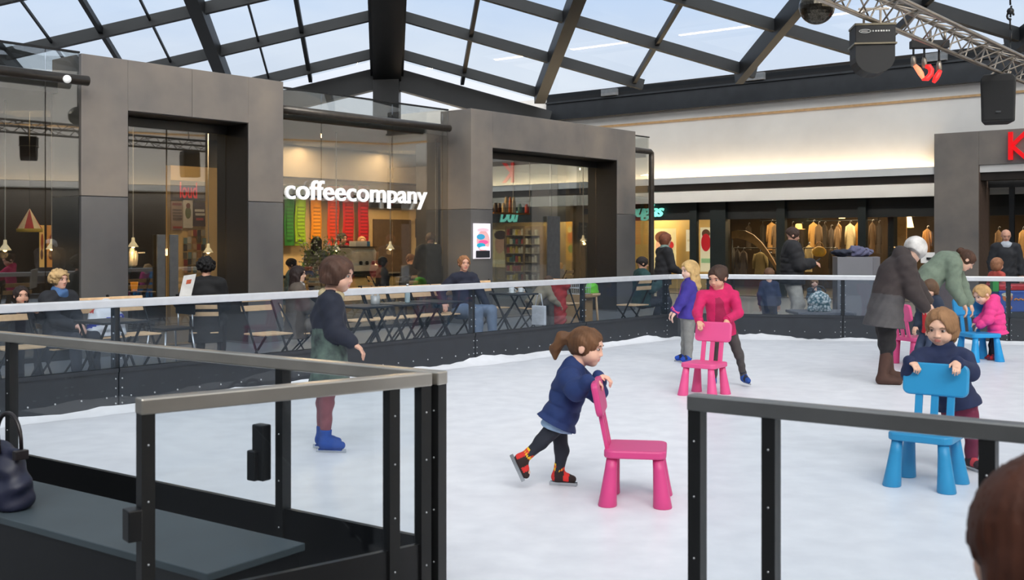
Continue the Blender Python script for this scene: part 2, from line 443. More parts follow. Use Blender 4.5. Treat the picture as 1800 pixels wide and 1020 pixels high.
# ------------------------------------------------------------------ near fence, open gate, bench
m_frail = mat('fence_rail', (190,184,174), .28, .8, .1, 5)
m_fpost = mat('fence_post', (30,31,32), .4, .3, .12, 5)
m_fpanel = mat('fence_panel', (17,18,20), .35, .1, .15, 4)
m_gunmetal = mat('fence_rail_dark', (140,141,140), .30, .85, .1, 5)
NR = V((-RD.y, RD.x, 0))                        # towards the ice
NR = V((.577,.816,0)).normalized()
def fence(name, label, cat, a, d, L, posts, railmat, panel_top=.30, end_posts=True, pw=.044):
    a = V(a); d = V(d).normalized(); n = V((-d.y, d.x, 0))
    t = thing(name, label, cat, a)
    obj('top_rail', MB().bar(a-d*.025+Z1*(ZR-.026), a+d*(L+.025)+Z1*(ZR-.026), .06, .052), railmat, t, .006)
    for k in posts:
        mb = MB().hexa(a+d*(k-pw/2)-n*.025+Z1*-.03, d*pw, n*.05, Z1*(ZR-.02)); mb.cur = 1
        for z in (.22,.42,.62,.80): mb.ball(a+d*k-n*.025+Z1*z, .004, 6, 4).ball(a+d*k+n*.025+Z1*z, .004, 6, 4)
        obj('post', mb, [m_fpost, m_bolt], t)
    obj('kick_board', MB().hexa(a-n*.012+Z1*-.0, d*L, n*.024, Z1*panel_top), m_fpanel, t)
    obj('glass_pane', MB().hexa(a-n*.004+Z1*(panel_top), d*L, n*.008, Z1*(ZR-.05-panel_top)), g_fence, t)
    return t, a, d, n
f1, a, d, n = fence('fence', 'dark fence with glass panes running behind the bench and the navy handbag', 'fence', R0, -RD, 5.45, [.0, .86, 3.0, 5.2], m_frail)
obj('lock_box', MB().hexa(R0-RD*.90+n*.03+Z1*.42, -RD*.07, n*.05, Z1*.24).hexa(R0-RD*.93+n*.03+Z1*.42, -RD*.05, n*.07, Z1*.13), m_fpanel, f1, .006)
GD = V((-.91,-.72,0)).normalized(); GA = R0+GD*.07
gt, a, d, n = fence('gate', 'open gate leaf with brown-grey rail swung back over the bench', 'gate', GA, GD, 1.06, [.0, .14, 1.06], m_frail)
obj('latch', MB().hexa(GA+GD*1.08-n*.03+Z1*.50, GD*.045, n*.06, Z1*.10), m_fpanel, gt, .004)
RS = R0+RD*1.09
fence('fence', 'black fence section with glass panes right of the gate opening', 'fence', RS, RD, 4.0, [.0, .252, .886, 2.4], m_gunmetal)
m_mat_grey = mat('bench_top', (62,73,79), .55, 0, .12, 3)
bt = thing('bench', 'low black bench with a grey rubber top beside the near fence', 'bench', R0-RD*2.2-NR*.75)
pa = R0-RD*.37-NR*.34
obj('seat_top', MB().hexa(pa-NR*.46+Z1*.275, -RD*4.85, NR*.46, Z1*.03), m_mat_grey, bt, .004)
obj('base', MB().hexa(pa-NR*.445+RD*-.015+Z1*-.03, -RD*4.82, NR*.43, Z1*.305), m_fpanel, bt)
# ------------------------------------------------------------------ coffee pavilion
CG, CP = 13.35, 12.8                            # glass line, portal fronts
pav = sroot('wall_cafe')
s0L, s1L = sA(143,CP), sA(498,CP); o0L, o1L = sA(225,CP), sA(437,CP)
s0R, s1R = sA(828,CP), sA(1117,CP); o0R, o1R = sA(866,CP), sA(1085,CP)
ZP, ZO = 3.81, 3.15
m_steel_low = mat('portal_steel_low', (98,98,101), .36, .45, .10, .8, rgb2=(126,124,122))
def portal(s0, s1, o0, o1, seam):
    t = sroot('door_%d' % (1 if s0 < 8 else 2), pA((s0+s1)/2, CP))
    ZS = 2.02
    for a, b, nm in ((s0,o0,'jamb'), (o1,s1,'jamb')):
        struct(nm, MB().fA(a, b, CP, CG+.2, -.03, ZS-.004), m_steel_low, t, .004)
        struct(nm, MB().fA(a, b, CP, CG+.2, ZS+.004, ZP), m_steel, t, .004)
    mid = seam
    struct('lintel', MB().fA(o0+.002, mid-.003, CP, CG+.2, ZO, ZP), m_steel, t, .003)
    struct('lintel', MB().fA(mid+.003, o1-.002, CP, CG+.2, ZO, ZP), m_steel, t, .003)
    m_rev = mat('portal_reveal', (30,27,25), .5, .1)
    struct('reveal', MB().fA(o1-.012, o1-.001, CP+.012, CG+.2, 0, ZO-.01).fA(o0+.001, o0+.012, CP+.012, CG+.2, 0, ZO-.01).fA(o0+.012, o1-.012, CP+.012, CG+.2, ZO-.012, ZO-.001), m_rev, t)
    return t
d1 = portal(s0L, s1L, o0L, o1L, sA(338,CP)); d2 = portal(s0R, s1R, o0R, o1R, sA(1028,CP))
# door leaves of the left portal: two panes with tall flat pulls
CD = CG-.02
sm = sA(293,CD)
m_pull = mat('pull_steel', (92,94,96), .35, .5)
for a, b, pl in ((o0L+.02, sm-.01, (sA(276,CD-.05), sA(290,CD-.05))), (sm+.01, o1L-.02, (sA(298,CD-.05), sA(313,CD-.05)))):
    struct('door_leaf', MB().fA(a, b, CD, CD+.012, .02, ZO-.14), g_cafe, d1)
    struct('door_pull', MB().fA(pl[0], pl[1], CD-.06, CD-.035, .62, 1.54), m_pull, d1, .003)
struct('head_rail', MB().fA(o0L+.01, o1L-.01, CD-.03, CD+.05, ZO-.14, ZO-.02), m_black, d1)
# right portal: three tall panes
ss = [o0R+.02, sA(905,CD), sA(970,CD), sA(1020,CD), o1R-.02]
for a, b in zip(ss[:-1], ss[1:]): struct('door_leaf', MB().fA(a+.006, b-.006, CD, CD+.012, .02, ZO-.14), g_cafe, d2)
struct('head_rail', MB().fA(o0R+.01, o1R-.01, CD-.03, CD+.05, ZO-.14, ZO-.02), m_black, d2)
struct('door_pull', MB().fA(sA(962,CD-.05), sA(984,CD-.05), CD-.06, CD-.035, .62, 1.95), m_pull, d2, .003)
# glazing between and beside the portals, rising to a parapet
def glaze(name, a, b, joints, CG=CG):
    t = sroot(name, pA((a+b)/2, CG)); js = [a]+joints+[b]
    for p, q in zip(js[:-1], js[1:]): struct('pane', MB().fA(p+.006, q-.006, CG, CG+.014, .02, ZP), g_cafe, t)
    struct('sill', MB().fA(a, b, CG-.02, CG+.05, -.03, .03), m_black, t)
    struct('cap', MB().fA(a, b, CG-.015, CG+.03, ZP, ZP+.025), m_black, t)
    return t
glaze('window_1', s0L-7.5, s0L-.01, [s0L-5.0, s0L-2.9, sA(82,CP)], CP+.03)
glaze('window_2', s1L+.01, s0R-.01, [sA(565,CG), sA(690,CG), sA(778,CG)])
send = sA(1141,CG)
glaze('window_3', s1R+.01, send, [])
# end return of the pavilion is glass too, back along the far side
t = sroot('window_4', pA(send, 15.5))
struct('pane', MB().fA(send-.014, send, CG+.03, 16.2, .02, ZP), g_cafe, t); struct('pane', MB().fA(send-.014, send, 16.22, 19.0, .02, ZP), g_cafe, t)
# pavilion roof, dark, behind the glass parapet
m_cafeceil = mat('cafe_ceiling', (70,66,62), .8)
struct('ceiling_cafe', MB().fA(sA(143,CG)-7.5, send-.05, CG+.05, 19, 3.36, 3.5), m_cafeceil)
m_tan = mat('cafe_tan_wall', (214,186,140), .75, 0, .05, 2)
m_dk = mat('cafe_dark_wall', (40,36,33), .7, 0, .15, 2)
struct('floor_cafe', MB().fA(sA(143,CG)-7.5, send, CG-.0, 19.2, -.029, -.01), mat('cafe_floor', (92,86,80), .4))
# tube rail fixed in front of the glass
CT = 13.02
m_tube = mat('tube_steel', (92,86,80), .3, .7)
zt = 3.44
tb = thing('tube_rail', 'round dark steel tube along the cafe glass between the portals', 'tube rail', pA(sA(640,CT),CT,zt))
obj('tube', MB().tube([pA(s1L+.02,CT,zt), pA(sA(790,CT),CT,zt)], .062, 12), m_tube, tb)
for u in (560, 690): obj('bracket', MB().bar(pA(sA(u,CT),CT,zt), pA(sA(u,CT),CG,zt), .03, .03), m_black, tb)
tb = thing('tube_rail', 'round dark steel tube along the cafe glass left of the first portal', 'tube rail', pA(s0L-2,CT,zt))
obj('tube', MB().tube([pA(s0L-.02,CT-.42,zt), pA(s0L-7,CT-.42,zt)], .062, 12), m_tube, tb)
obj('bracket', MB().bar(pA(s0L-1.5,CT-.42,zt), pA(s0L-1.5,CP+.03,zt), .03, .03), m_black, tb)
obj('spot_lamp', MB().ball(pA(sA(118,CT-.5),CT-.5,zt-.02), .05), mat('lamp_white', (240,240,238), .3, emit=(255,255,250), es=.4), tb)
CQ = 12.98; sq = sA(1145,CQ)
tb = thing('tube_rail', 'bent steel tube coming down at the end of the cafe glass', 'tube rail', pA(sq,CQ,0))
obj('tube', MB().tube([pA(s1R+.01,CQ,zt), pA(sq-.06,CQ,zt), pA(sq,CQ,zt-.03), pA(sq,CQ,zt-.12), pA(sq,CQ,-.03)], .062, 12), m_tube, tb)

# ---- inside
CBK = 17.6
sK0, sK1 = sA(500,CBK)-.6, sA(762,CBK)
struct('wall_cafe_back', MB().fA(sK0, sK1, CBK, CBK+.15, 0, 3.36), m_tan)
struct('wall_cafe_side', MB().fA(sA(143,CG)-7.5, sK0-.02, 17.4, 17.55, 0, 3.36), m_dk)
struct('wall_cafe_notice', MB().fA(sA(300,15.9), sA(392,15.9)+.5, 15.9, 16.05, 0, 2.72), m_tan)
struct('wall_cafe_pier', MB().fA(sA(770,14.4), sA(823,14.4), 14.4, 15.0, 0, 3.36), m_dk)
struct('trim_21', MB().fA(sK0, sK1+.3, 16.9, CBK-.2, 2.72, 3.35), mat('bulkhead', (74,68,62), .7))
# dark doorway in the back wall
ob_ = MB().fA(sA(657,CBK-.04), sA(722,CBK-.04), CBK-.05, CBK-.002, 0, zA(690,386,CBK))
struct('door_3', ob_, mat('cafe_doorway', (92,74,58), .7))
struct('trim_5', MB().fA(sA(655,CBK)-.1, sA(724,CBK)+.1, CBK-.07, CBK-.002, zA(690,366,CBK), zA(690,354,CBK)), m_dk)
# coloured banners
bc = [('dark green',(38,120,40),500,517),('lime green',(150,196,30),519,537),('orange',(246,160,20),547,565),('orange red',(226,70,30),576,596),('bright red',(206,28,32),603,622),('deep red',(196,18,40),630,648)]
for nm, c, u0, u1 in bc:
    cb = CBK-.12; zt_, zb_ = zA((u0+u1)/2,326,cb), zA((u0+u1)/2,432,cb)
    t = thing('banner', '%s vertical banner on the tan wall behind the cafe counter' % nm, 'banner', pA(sA((u0+u1)/2,cb),cb,zb_), group='row of coloured cafe banners')
    mb = MB(); n = 12
    vs = []; fs = []
    for i in range(n+1):
        z = zb_+(zt_-zb_)*i/n; w_ = .012*math.sin(i*.9+u0)
        vs += [pA(sA(u0,cb),cb+w_,z), pA(sA(u1,cb),cb+w_,z), pA(sA(u0,cb),cb+w_+.006,z), pA(sA(u1,cb),cb+w_+.006,z)]
    for i in range(n):
        a = i*4; fs += [(a,a+1,a+5,a+4), (a+3,a+2,a+6,a+7), (a+2,a,a+4,a+6), (a+1,a+3,a+7,a+5)]
    mb.add(vs, fs, True)
    obj('cloth', mb, mat('banner_'+nm.replace(' ','_'), c, .7, var=.06, scale=3, emit=c, es=.0), t)
    obj('print', MB().fA(sA(u0+3,cb), sA(u1-3,cb), cb-.024, cb-.018, zb_+.10, zt_-.42), mat('banner_print_'+nm.replace(' ','_'), c, .7, kind='wave', scale=4.2, rgb2=tuple(int(x*.72) for x in c)), t)
    obj('rod', MB().tube([pA(sA(u0-1,cb),cb,zt_), pA(sA(u1+1,cb),cb,zt_)], .012, 6), m_black, t)
# sign
CS = CG-.07
sx0, sx1 = sA(499.5,CS), sA(749,CS)
t = thing('cafe_sign', 'white raised lettering reading coffeecompany on the cafe glass', 'sign', pA((sx0+sx1)/2,CS,2.0))
zd_, zt2_ = zA(735,368.5,CS), zA(545,316.5,CS)
tm = text_mb('coffeecompany', pA(sx0,CS,zd_), A1, Z1, sx1-sx0, zt2_-zd_, .035, bold=.010, space=1.0)
obj('letters', tm, mat('sign_white', (245,245,243), .4, emit=(255,255,255), es=.45), t)
obj('mount', MB().fA(sx0+.1, sx1-.1, CS+.037, CS+.055, 2.14, 2.17).fA(sx0+.4, sx0+.44, CS+.04, CG, 2.14, 2.17).fA(sx1-.5, sx1-.46, CS+.04, CG, 2.14, 2.17), m_black, t)
# counter with machine
cc = 15.2
ct = thing('counter', 'long pale serving counter under the coloured banners', 'counter', pA(sA(640,cc),cc))
obj('body', MB().fA(sA(520,cc), sA(765,cc), cc, cc+.6, 0, .78), mat('counter_front', (216,190,130), .5), ct)
obj('worktop', MB().fA(sA(518,cc), sA(767,cc), cc-.06, cc+.66, .78, .825), m_black, ct, .005)
em = thing('espresso_machine', 'rounded steel espresso machine on the cafe counter', 'coffee machine', pA(sA(640,cc),cc+.3,.825))
sm0, sm1 = sA(621,cc+.1), sA(664,cc+.1)
prof = [(0,0.02),(.0,.16),(.08,.2),(.05,.42),(.12,.5),(.36,.5),(.48,.42),(.5,.02)]
obj('body', MB().poly([pA(sm0, cc+.08+a_, .825+z_) for a_, z_ in prof], A1*(sm1-sm0)), mat('machine_steel', (205,203,196), .4, .3), em, .012)
obj('drip_tray', MB().fA(sm0, sm1, cc+.0, cc+.2, .83, .88), m_black, em)
for k in (.25,.5,.75): obj('group_head', MB().lathe([(.03,0),(.035,.05),(.02,.07)], pA(sm0+(sm1-sm0)*k, cc+.06, 1.0), 10), m_black, em)
obj('cup_rail', MB().fA(sm0, sm1, cc+.12, cc+.5, 1.326, 1.345), m_black, em)
# pendant lamps
def pendant(u, v, c, label):
    p = pA(sA(u,c),c,zA(u,v,c))
    t = thing('pendant_lamp', label, 'lamp', p, group='small pendant lamps in the cafe')
    obj('cable', MB().tube([p+Z1*.13, V((p.x,p.y,3.36))], .008, 6), m_white, t)
    obj('shade', MB().lathe([(.02,.14),(.025,.08),(.045,.055),(.08,.0),(.076,-.002),(.04,.05),(.016,.075)], p, 14), mat('lamp_shade', (236,230,215), .3, emit=(255,225,170), es=.6), t)
    obj('bulb', MB().ball(p+Z1*.005, .026, 10, 6), mat('bulb', (255,240,210), .4, emit=(255,214,150), es=18), t)
    point('lamp_light', p-Z1*.06, 7)
for u, v, c, l in ((9,440,14.6,'small pendant lamp in the window at the far left edge'), (91,438,14.8,'small pendant lamp beside the lit pictures behind the curly-haired woman'),
                   (234,434,14.9,'small pendant lamp just inside the left jamb of the first portal'), (366,444,14.6,'small pendant lamp above the woman in black at the notice wall'),
                   (591,440,14.5,'small pendant lamp in front of the orange red banner'), (686,438,14.5,'small pendant lamp in front of the dark doorway behind the counter'),
                   (766,440,14.0,'small pendant lamp beside the standing customer in black'), (1025,424,15.2,'small pendant lamp inside the second portal')):
    pendant(u, v, c, l)
for u, c, p_ in ((560,16.3,190),(700,16.3,150),(350,14.7,40),(60,15.5,22),(930,15.5,30)):
    area('cafe_light', pA(sA(u,c),c,3.32), (0,0,-1), .8, .8, p_, (255,216,160))
# ------------------------------------------------------------------ organic shapes: smooth unions sampled on a grid
def npv(p): return np.array(p[:], dtype=np.float32)
class SD:
    def __init__(s, vox): s.v = vox; s.p = []; s.cuts = []; s.wr = 0.0
    def cap(s, a, b, ra, rb=None, k=.02, sq=None, quilt=None):
        a, b = npv(a), npv(b); rb = ra if rb is None else rb
        m = max(ra, rb)*(max(1, sq[1]) if sq else 1)+(quilt[0] if quilt else 0)
        s.p.append(('c', a, b, ra, rb, k, (npv(V(sq[0]).normalized()), sq[1]) if sq else None, quilt, np.minimum(a,b)-m, np.maximum(a,b)+m)); return s
    def ell(s, c, r, ax=None, k=.02):
        c = npv(c); A = np.eye(3, dtype=np.float32) if ax is None else np.array([npv(x) for x in ax])
        r = np.array(r, dtype=np.float32); m = np.sqrt(((A*r[:,None])**2).sum(0))
        s.p.append(('e', c, r, A, k, c-m, c+m)); return s
    def sub(s, c, r, ax=None, k=.01):
        c = npv(c); A = np.eye(3, dtype=np.float32) if ax is None else np.array([npv(x) for x in ax])
        s.cuts.append(('e', c, np.array(r, dtype=np.float32), A, k)); return s
    def keep(s, p, n, k=.0):
        """keep the side the normal points to"""
        s.cuts.append(('h', npv(p), npv(V(n).normalized()), k)); return s
    def mesh(s, disp=None):
        v = s.v; pad = 3*v
        lo = np.min([q[-2] for q in s.p], 0)-pad; hi = np.max([q[-1] for q in s.p], 0)+pad
        n = np.maximum(4, np.ceil((hi-lo)/v).astype(int)+1)
        ax = [(lo[i]+v*np.arange(n[i])).astype(np.float32) for i in range(3)]
        G = np.full(n, .5, dtype=np.float32)
        def ellv(P, c, r, A):
            q = [(sum((P[j]-c[j])*A[i][j] for j in range(3)))/r[i] for i in range(3)]
            l = np.sqrt(q[0]**2+q[1]**2+q[2]**2); return (l-1)*float(min(r))*(.5+.5*float(np.mean(r))/float(min(r)))
        for q in s.p:
            k = q[5] if q[0] == 'c' else q[4]
            mg = pad+k+.02
            i0 = np.maximum(0, np.floor((q[-2]-mg-lo)/v).astype(int)); i1 = np.minimum(n, np.ceil((q[-1]+mg-lo)/v).astype(int)+1)
            sl = tuple(slice(i0[i], i1[i]) for i in range(3))
            P = [ax[0][sl[0]][:,None,None], ax[1][sl[1]][None,:,None], ax[2][sl[2]][None,None,:]]
            if q[0] == 'c':
                _, a, b, ra, rb, k, sq, quilt, _, _ = q
                ab = b-a; L2 = float(ab@ab)+1e-9
                t = np.clip(((P[0]-a[0])*ab[0]+(P[1]-a[1])*ab[1]+(P[2]-a[2])*ab[2])/L2, 0, 1)
                d = [P[i]-a[i]-ab[i]*t for i in range(3)]
                if sq:
                    w, f = sq; al = d[0]*w[0]+d[1]*w[1]+d[2]*w[2]; g = al*(1/f-1)
                    d = [d[i]+w[i]*g for i in range(3)]
                R = ra+(rb-ra)*t
                if quilt: R = R+quilt[0]*(np.abs(np.sin(PI*(t*L2**.5)/quilt[1]+quilt[2] if len(quilt) > 2 else PI*(t*L2**.5)/quilt[1]))**.6-.6)
                D = np.sqrt(d[0]**2+d[1]**2+d[2]**2)-R
            else: D = ellv(P, q[1], q[2], q[3])
            A_ = G[sl]; h = np.clip(.5+.5*(A_-D)/max(k,1e-5), 0, 1)
            G[sl] = A_*(1-h)+D*h-k*h*(1-h)
        P = [ax[0][:,None,None], ax[1][None,:,None], ax[2][None,None,:]]
        if s.wr:
            w1 = 2.2*np.sin(P[0]*9+1.3)+1.8*np.sin(P[1]*11-P[2]*6); f = 34
            G += s.wr*(np.sin(P[2]*f+P[0]*f*.7+w1)*np.sin(P[1]*f*.6-P[2]*f*.3+1)+.7*np.sin(P[2]*f*1.7-P[0]*f*.9+P[1]*14+1.6*w1+2))
        if disp: G += disp(P)
        for q in s.cuts:
            if q[0] == 'e':
                D = -ellv(P, q[1], q[2], q[3]); k = q[4]
            else:
                D = -((P[0]-q[1][0])*q[2][0]+(P[1]-q[1][1])*q[2][1]+(P[2]-q[1][2])*q[2][2]); k = q[3]
            if k > 0:
                h = np.clip(.5-.5*(G-D)/k, 0, 1); G = G*(1-h)+D*h+k*h*(1-h)
            else: G = np.maximum(G, D)
        G[0] = G[-1] = .5; G[:,0] = G[:,-1] = .5; G[:,:,0] = G[:,:,-1] = .5
        return nets(G, lo, v)
def nets(G, lo, v):
    I = G < 0
    cnt = np.zeros(tuple(x-1 for x in G.shape), dtype=np.int8)
    for o in np.ndindex(2,2,2):
        cnt += I[o[0]:I.shape[0]-1+o[0], o[1]:I.shape[1]-1+o[1], o[2]:I.shape[2]-1+o[2]]
    act = (cnt > 0) & (cnt < 8)
    idx = np.full(act.shape, -1, dtype=np.int64); cells = np.argwhere(act); idx[act] = np.arange(len(cells))
    if not len(cells): return ([], [], [], [])
    acc = np.zeros((len(cells), 3)); num = np.zeros(len(cells))
    cr = {o: G[cells[:,0]+o[0], cells[:,1]+o[1], cells[:,2]+o[2]] for o in np.ndindex(2,2,2)}
    for o in np.ndindex(2,2,2):
        for a in range(3):
            if o[a]: continue
            p = list(o); p[a] = 1; g0, g1 = cr[o], cr[tuple(p)]
            m = (g0 < 0) != (g1 < 0); t = g0[m]/(g0[m]-g1[m])
            c = np.tile(np.array(o, float), (m.sum(), 1)); c[:,a] += t
            acc[m] += c; num[m] += 1
    vs = (cells+acc/num[:,None])*v+lo
    F = []
    for a in range(3):
        b, c = (a+1) % 3, (a+2) % 3
        s0 = [slice(None)]*3; s1 = [slice(None)]*3; s0[a] = slice(0, -1); s1[a] = slice(1, None)
        i0, i1 = I[tuple(s0)], I[tuple(s1)]; e = np.argwhere(i0 != i1)
        e = e[(e[:,b] > 0) & (e[:,c] > 0)]
        fl = I[e[:,0], e[:,1], e[:,2]]
        def at(db, dc):
            q = e.copy(); q[:,b] -= db; q[:,c] -= dc; return idx[q[:,0], q[:,1], q[:,2]]
        Q = np.stack([at(1,1), at(0,1), at(0,0), at(1,0)], 1)
        Q[~fl] = Q[~fl][:,::-1]; F.append(Q[(Q >= 0).all(1)])
    F = np.concatenate(F)
    return (vs, F.tolist(), [0]*len(F), [True]*len(F))
def sobj(name, data, m, parent, matfn=None):
    vs, fs, mi, sm = data
    if not len(fs): return None
    if matfn is not None:
        cen = np.array([np.mean(vs[f], 0) for f in np.array(fs)]) if False else vs[np.array(fs)].mean(1)
        mi = matfn(cen).astype(int).tolist()
    off = np.zeros(3); q = parent
    while q is not None: off += np.array(q.location[:]); q = q.parent
    me = bpy.data.meshes.new(name); me.from_pydata((vs-off).tolist(), [], fs)
    for k in (m if isinstance(m, (list, tuple)) else [m]): me.materials.append(k)
    me.polygons.foreach_set('material_index', mi); me.polygons.foreach_set('use_smooth', sm); me.update()
    o = bpy.data.objects.new(name, me); C.objects.link(o); o.parent = parent
    return o

# ------------------------------------------------------------------ people
def ik(a, w, l1, l2, pole):
    a, w = V(a), V(w); d = w-a; L = max(1e-4, min(d.length, (l1+l2)*.999)); dn = d.normalized()
    x = (l1*l1-l2*l2+L*L)/(2*L); h = math.sqrt(max(0, l1*l1-x*x))
    q = V(pole)-dn*V(pole).dot(dn)
    if q.length < 1e-5: q = dn.orthogonal()
    return a+dn*x+q.normalized()*h
def pose(p, yaw, h, child=False, lean=0, sit=None, spread=.05, wl=None, wr=None, step=0, headyaw=0, nod=0, pole=(0,0,-1), legs_fwd=.27, kneew=.08):
    """joints of a standing or seated figure; yaw 0 looks along +x; wl / wr are wrist spots in the figure's own frame (forward, left, up)"""
    p = V(p); f = V((math.cos(yaw), math.sin(yaw), 0)); l = V((-f.y, f.x, 0)); P = lambda a, b, c: p+f*a+l*b+Z1*c
    zn, zs_, zh = (.775,.75,.90) if child else (.825,.80,.93)
    hip = .46*h if child else .505*h
    base = V((0,0,hip if sit is None else sit+.06*h)); J = {}
    ca, sa = math.cos(lean), math.sin(lean)
    def T(x, y, z): z -= hip; return p+f*(x*ca+z*sa)+l*y+Z1*(base.z+z*ca-x*sa)
    J['pelvis'] = T(0,0,hip+.015*h); J['waist'] = T(0,0,hip+.10*h); J['chest'] = T(.005*h,0,hip+(.19 if child else .215)*h); J['neck'] = T(0,0,zn*h)
    sw = .092*h if child else .105*h
    J['shL'], J['shR'] = T(0,sw,zs_*h), T(0,-sw,zs_*h)
    hf = (f*math.cos(headyaw)+l*math.sin(headyaw)); 
    la = lean*.55
    J['up'] = (Z1*math.cos(la+nod)+hf*math.sin(la+nod)).normalized(); J['face'] = (hf*math.cos(la+nod)-Z1*math.sin(la+nod)).normalized()
    J['head'] = J['neck']+(Z1*math.cos(la)+f*math.sin(la))*((zh-zn)*h)+J['face']*.012*h
    for sd, sg, wt in (('L',1,wl), ('R',-1,wr)):
        l1, l2 = .165*h, .15*h
        wp = P(*wt) if wt is not None else T(.04*h, sg*(sw+.045*h), zs_*h-.30*h)
        J['wr'+sd] = wp; J['el'+sd] = ik(J['sh'+sd], wp, l1, l2, f*(-.6)+l*sg*.5+Z1*-.5)
        if (wp-J['sh'+sd]).length > .315*h: J['wr'+sd] = J['sh'+sd]+(wp-J['sh'+sd]).normalized()*.314*h
        hp = T(0, sg*.05*h, hip-.005*h); J['hip'+sd] = hp
        if sit is None:
            st = step*sg; an = P(st*.16*h, sg*(spread+.02)*h, .045*h+abs(st)*.01)
            J['an'+sd] = an; J['kn'+sd] = ik(hp, an, .235*h, .235*h, f)
        else:
            kn = hp+f*(legs_fwd*h)+l*sg*(kneew-.05)*h+Z1*.02*h; J['kn'+sd] = kn
            J['an'+sd] = V((kn.x+f.x*.02*h, kn.y+f.y*.02*h, p.z+.045*h))
        J['toe'+sd] = f.copy()
    return J
SKIN = {}
def eye_mb(c, f, l, u, a, b, d):
    mb = MB().ball((0,0,0), 1, 12, 8); mb.v = [tuple(c+f*(x[0]*a)+l*(x[1]*b)+u*(x[2]*d)) for x in mb.v]; return mb
def skin(rgb):
    n = 'skin_%d_%d_%d' % rgb
    return mat(n, rgb, .55, var=.05, scale=14), mat(n+'_lip', (int(rgb[0]*.92), int(rgb[1]*.70), int(rgb[2]*.72)), .45, var=.05)
def head_prims(S, c, f, u, hh, child, ch=1.0):
    l = u.cross(f).normalized(); A = (f, l, u); P = lambda a, b, z: c+f*(a*hh)+l*(b*hh)+u*(z*hh); q = .04*hh
    S.ell(P(-.05,0,.10), (.45*hh, .365*hh, .40*hh), A, q)
    if child:
        S.ell(P(.12,0,-.15), (.28*hh,.30*hh,.31*hh), A, .06*hh); S.ell(P(.24,0,-.36), (.10*hh,.11*hh,.10*hh), A, .08*hh)
        for sg in (-1,1): S.ell(P(.22,sg*.17,-.17), (.14*hh,.13*hh,.14*hh), A, .08*hh)
    else:
        S.ell(P(.10,0,-.16), (.27*hh,.27*hh,.34*hh), A, .06*hh); S.ell(P(.24,0,-.40), (.11*hh,.13*hh,.09*hh), A, .08*hh)
        for sg in (-1,1): S.ell(P(.21,sg*.16,-.10), (.13*hh,.12*hh,.12*hh), A, .08*hh)
    S.ell(P(.30,0,.13), (.10*hh,.24*hh,.07*hh), A, .08*hh)
    n = .66 if child else .9
    S.cap(P(.38,0,.02), P(.45*(.98 if child else 1.02),0,-.12), .035*hh, .052*hh*n, .04*hh)
    for sg in (-1,1):
        S.ell(P(.40,sg*.055,-.135), (.05*hh,.04*hh,.035*hh), A, .03*hh)
        S.ell(P(-.04,sg*.365,-.03), (.09*hh,.035*hh,.13*hh), A, .02*hh)
    S.ell(P(.365,0,-.235), (.05*hh,.11*hh,.028*hh), A, .02*hh); S.ell(P(.355,0,-.285), (.05*hh,.09*hh,.03*hh), A, .02*hh)
    for sg in (-1,1): S.sub(P(.42,sg*.15,.03), (.07*hh,.075*hh,.05*hh), A, .05*hh)
    return P
def hand_prims(S, w, d, nrm, r, curl=.6, thumb=1):
    """palm, four unequal fingers and a thumb from wrist w along d; nrm = back of the hand"""
    d = V(d).normalized(); nrm = (V(nrm)-d*V(nrm).dot(d)).normalized(); sd = d.cross(nrm)*thumb
    S.ell(w+d*r*1.25, (r*1.35, r*.95, r*.46), (d, sd, nrm), r*.3)
    S.cap(w-d*r*.3, w+d*r*.5, r*.62, r*.62, r*.4)
    for i, (o, L) in enumerate(((.66,1.35),(.22,1.55),(-.24,1.42),(-.66,1.1))):
        a = w+d*r*2.25+sd*o*r; c1 = curl*.8+.05*i; c2 = curl*1.9
        b = a+(d*math.cos(c1)-nrm*math.sin(c1))*L*r*.75; e = b+(d*math.cos(c2)-nrm*math.sin(c2))*L*r*.62
        S.cap(a-d*r*.3, b, r*.235, r*.21, r*.06); S.cap(b, e, r*.21, r*.17, r*.05)
    a = w+d*r*.75+sd*r*.7; b = a+(d*.75+sd*.65-nrm*.25*curl).normalized()*r*.85; e = b+(d*.95+sd*.1-nrm*.5*curl).normalized()*r*.75
    S.cap(a, b, r*.30, r*.25, r*.15); S.cap(b, e, r*.24, r*.18, r*.06)
def torso_prims(S, J, ru, g, lat, kk=.03, quilt=None, wid=1.0):
    S.cap(J['pelvis'], J['waist'], .60*ru*wid+g, .55*ru*wid+g, kk, (lat,1.32), quilt)
    S.cap(J['waist'], J['chest'], .55*ru*wid+g, .60*ru+g, kk, (lat,1.36), quilt)
    S.cap(J['shL']*.84+J['shR']*.16, J['shL']*.16+J['shR']*.84, .36*ru+g, .36*ru+g, kk*1.4)
    S.cap(J['chest'], J['neck'], .52*ru+g, .34*ru+g*.7, kk)
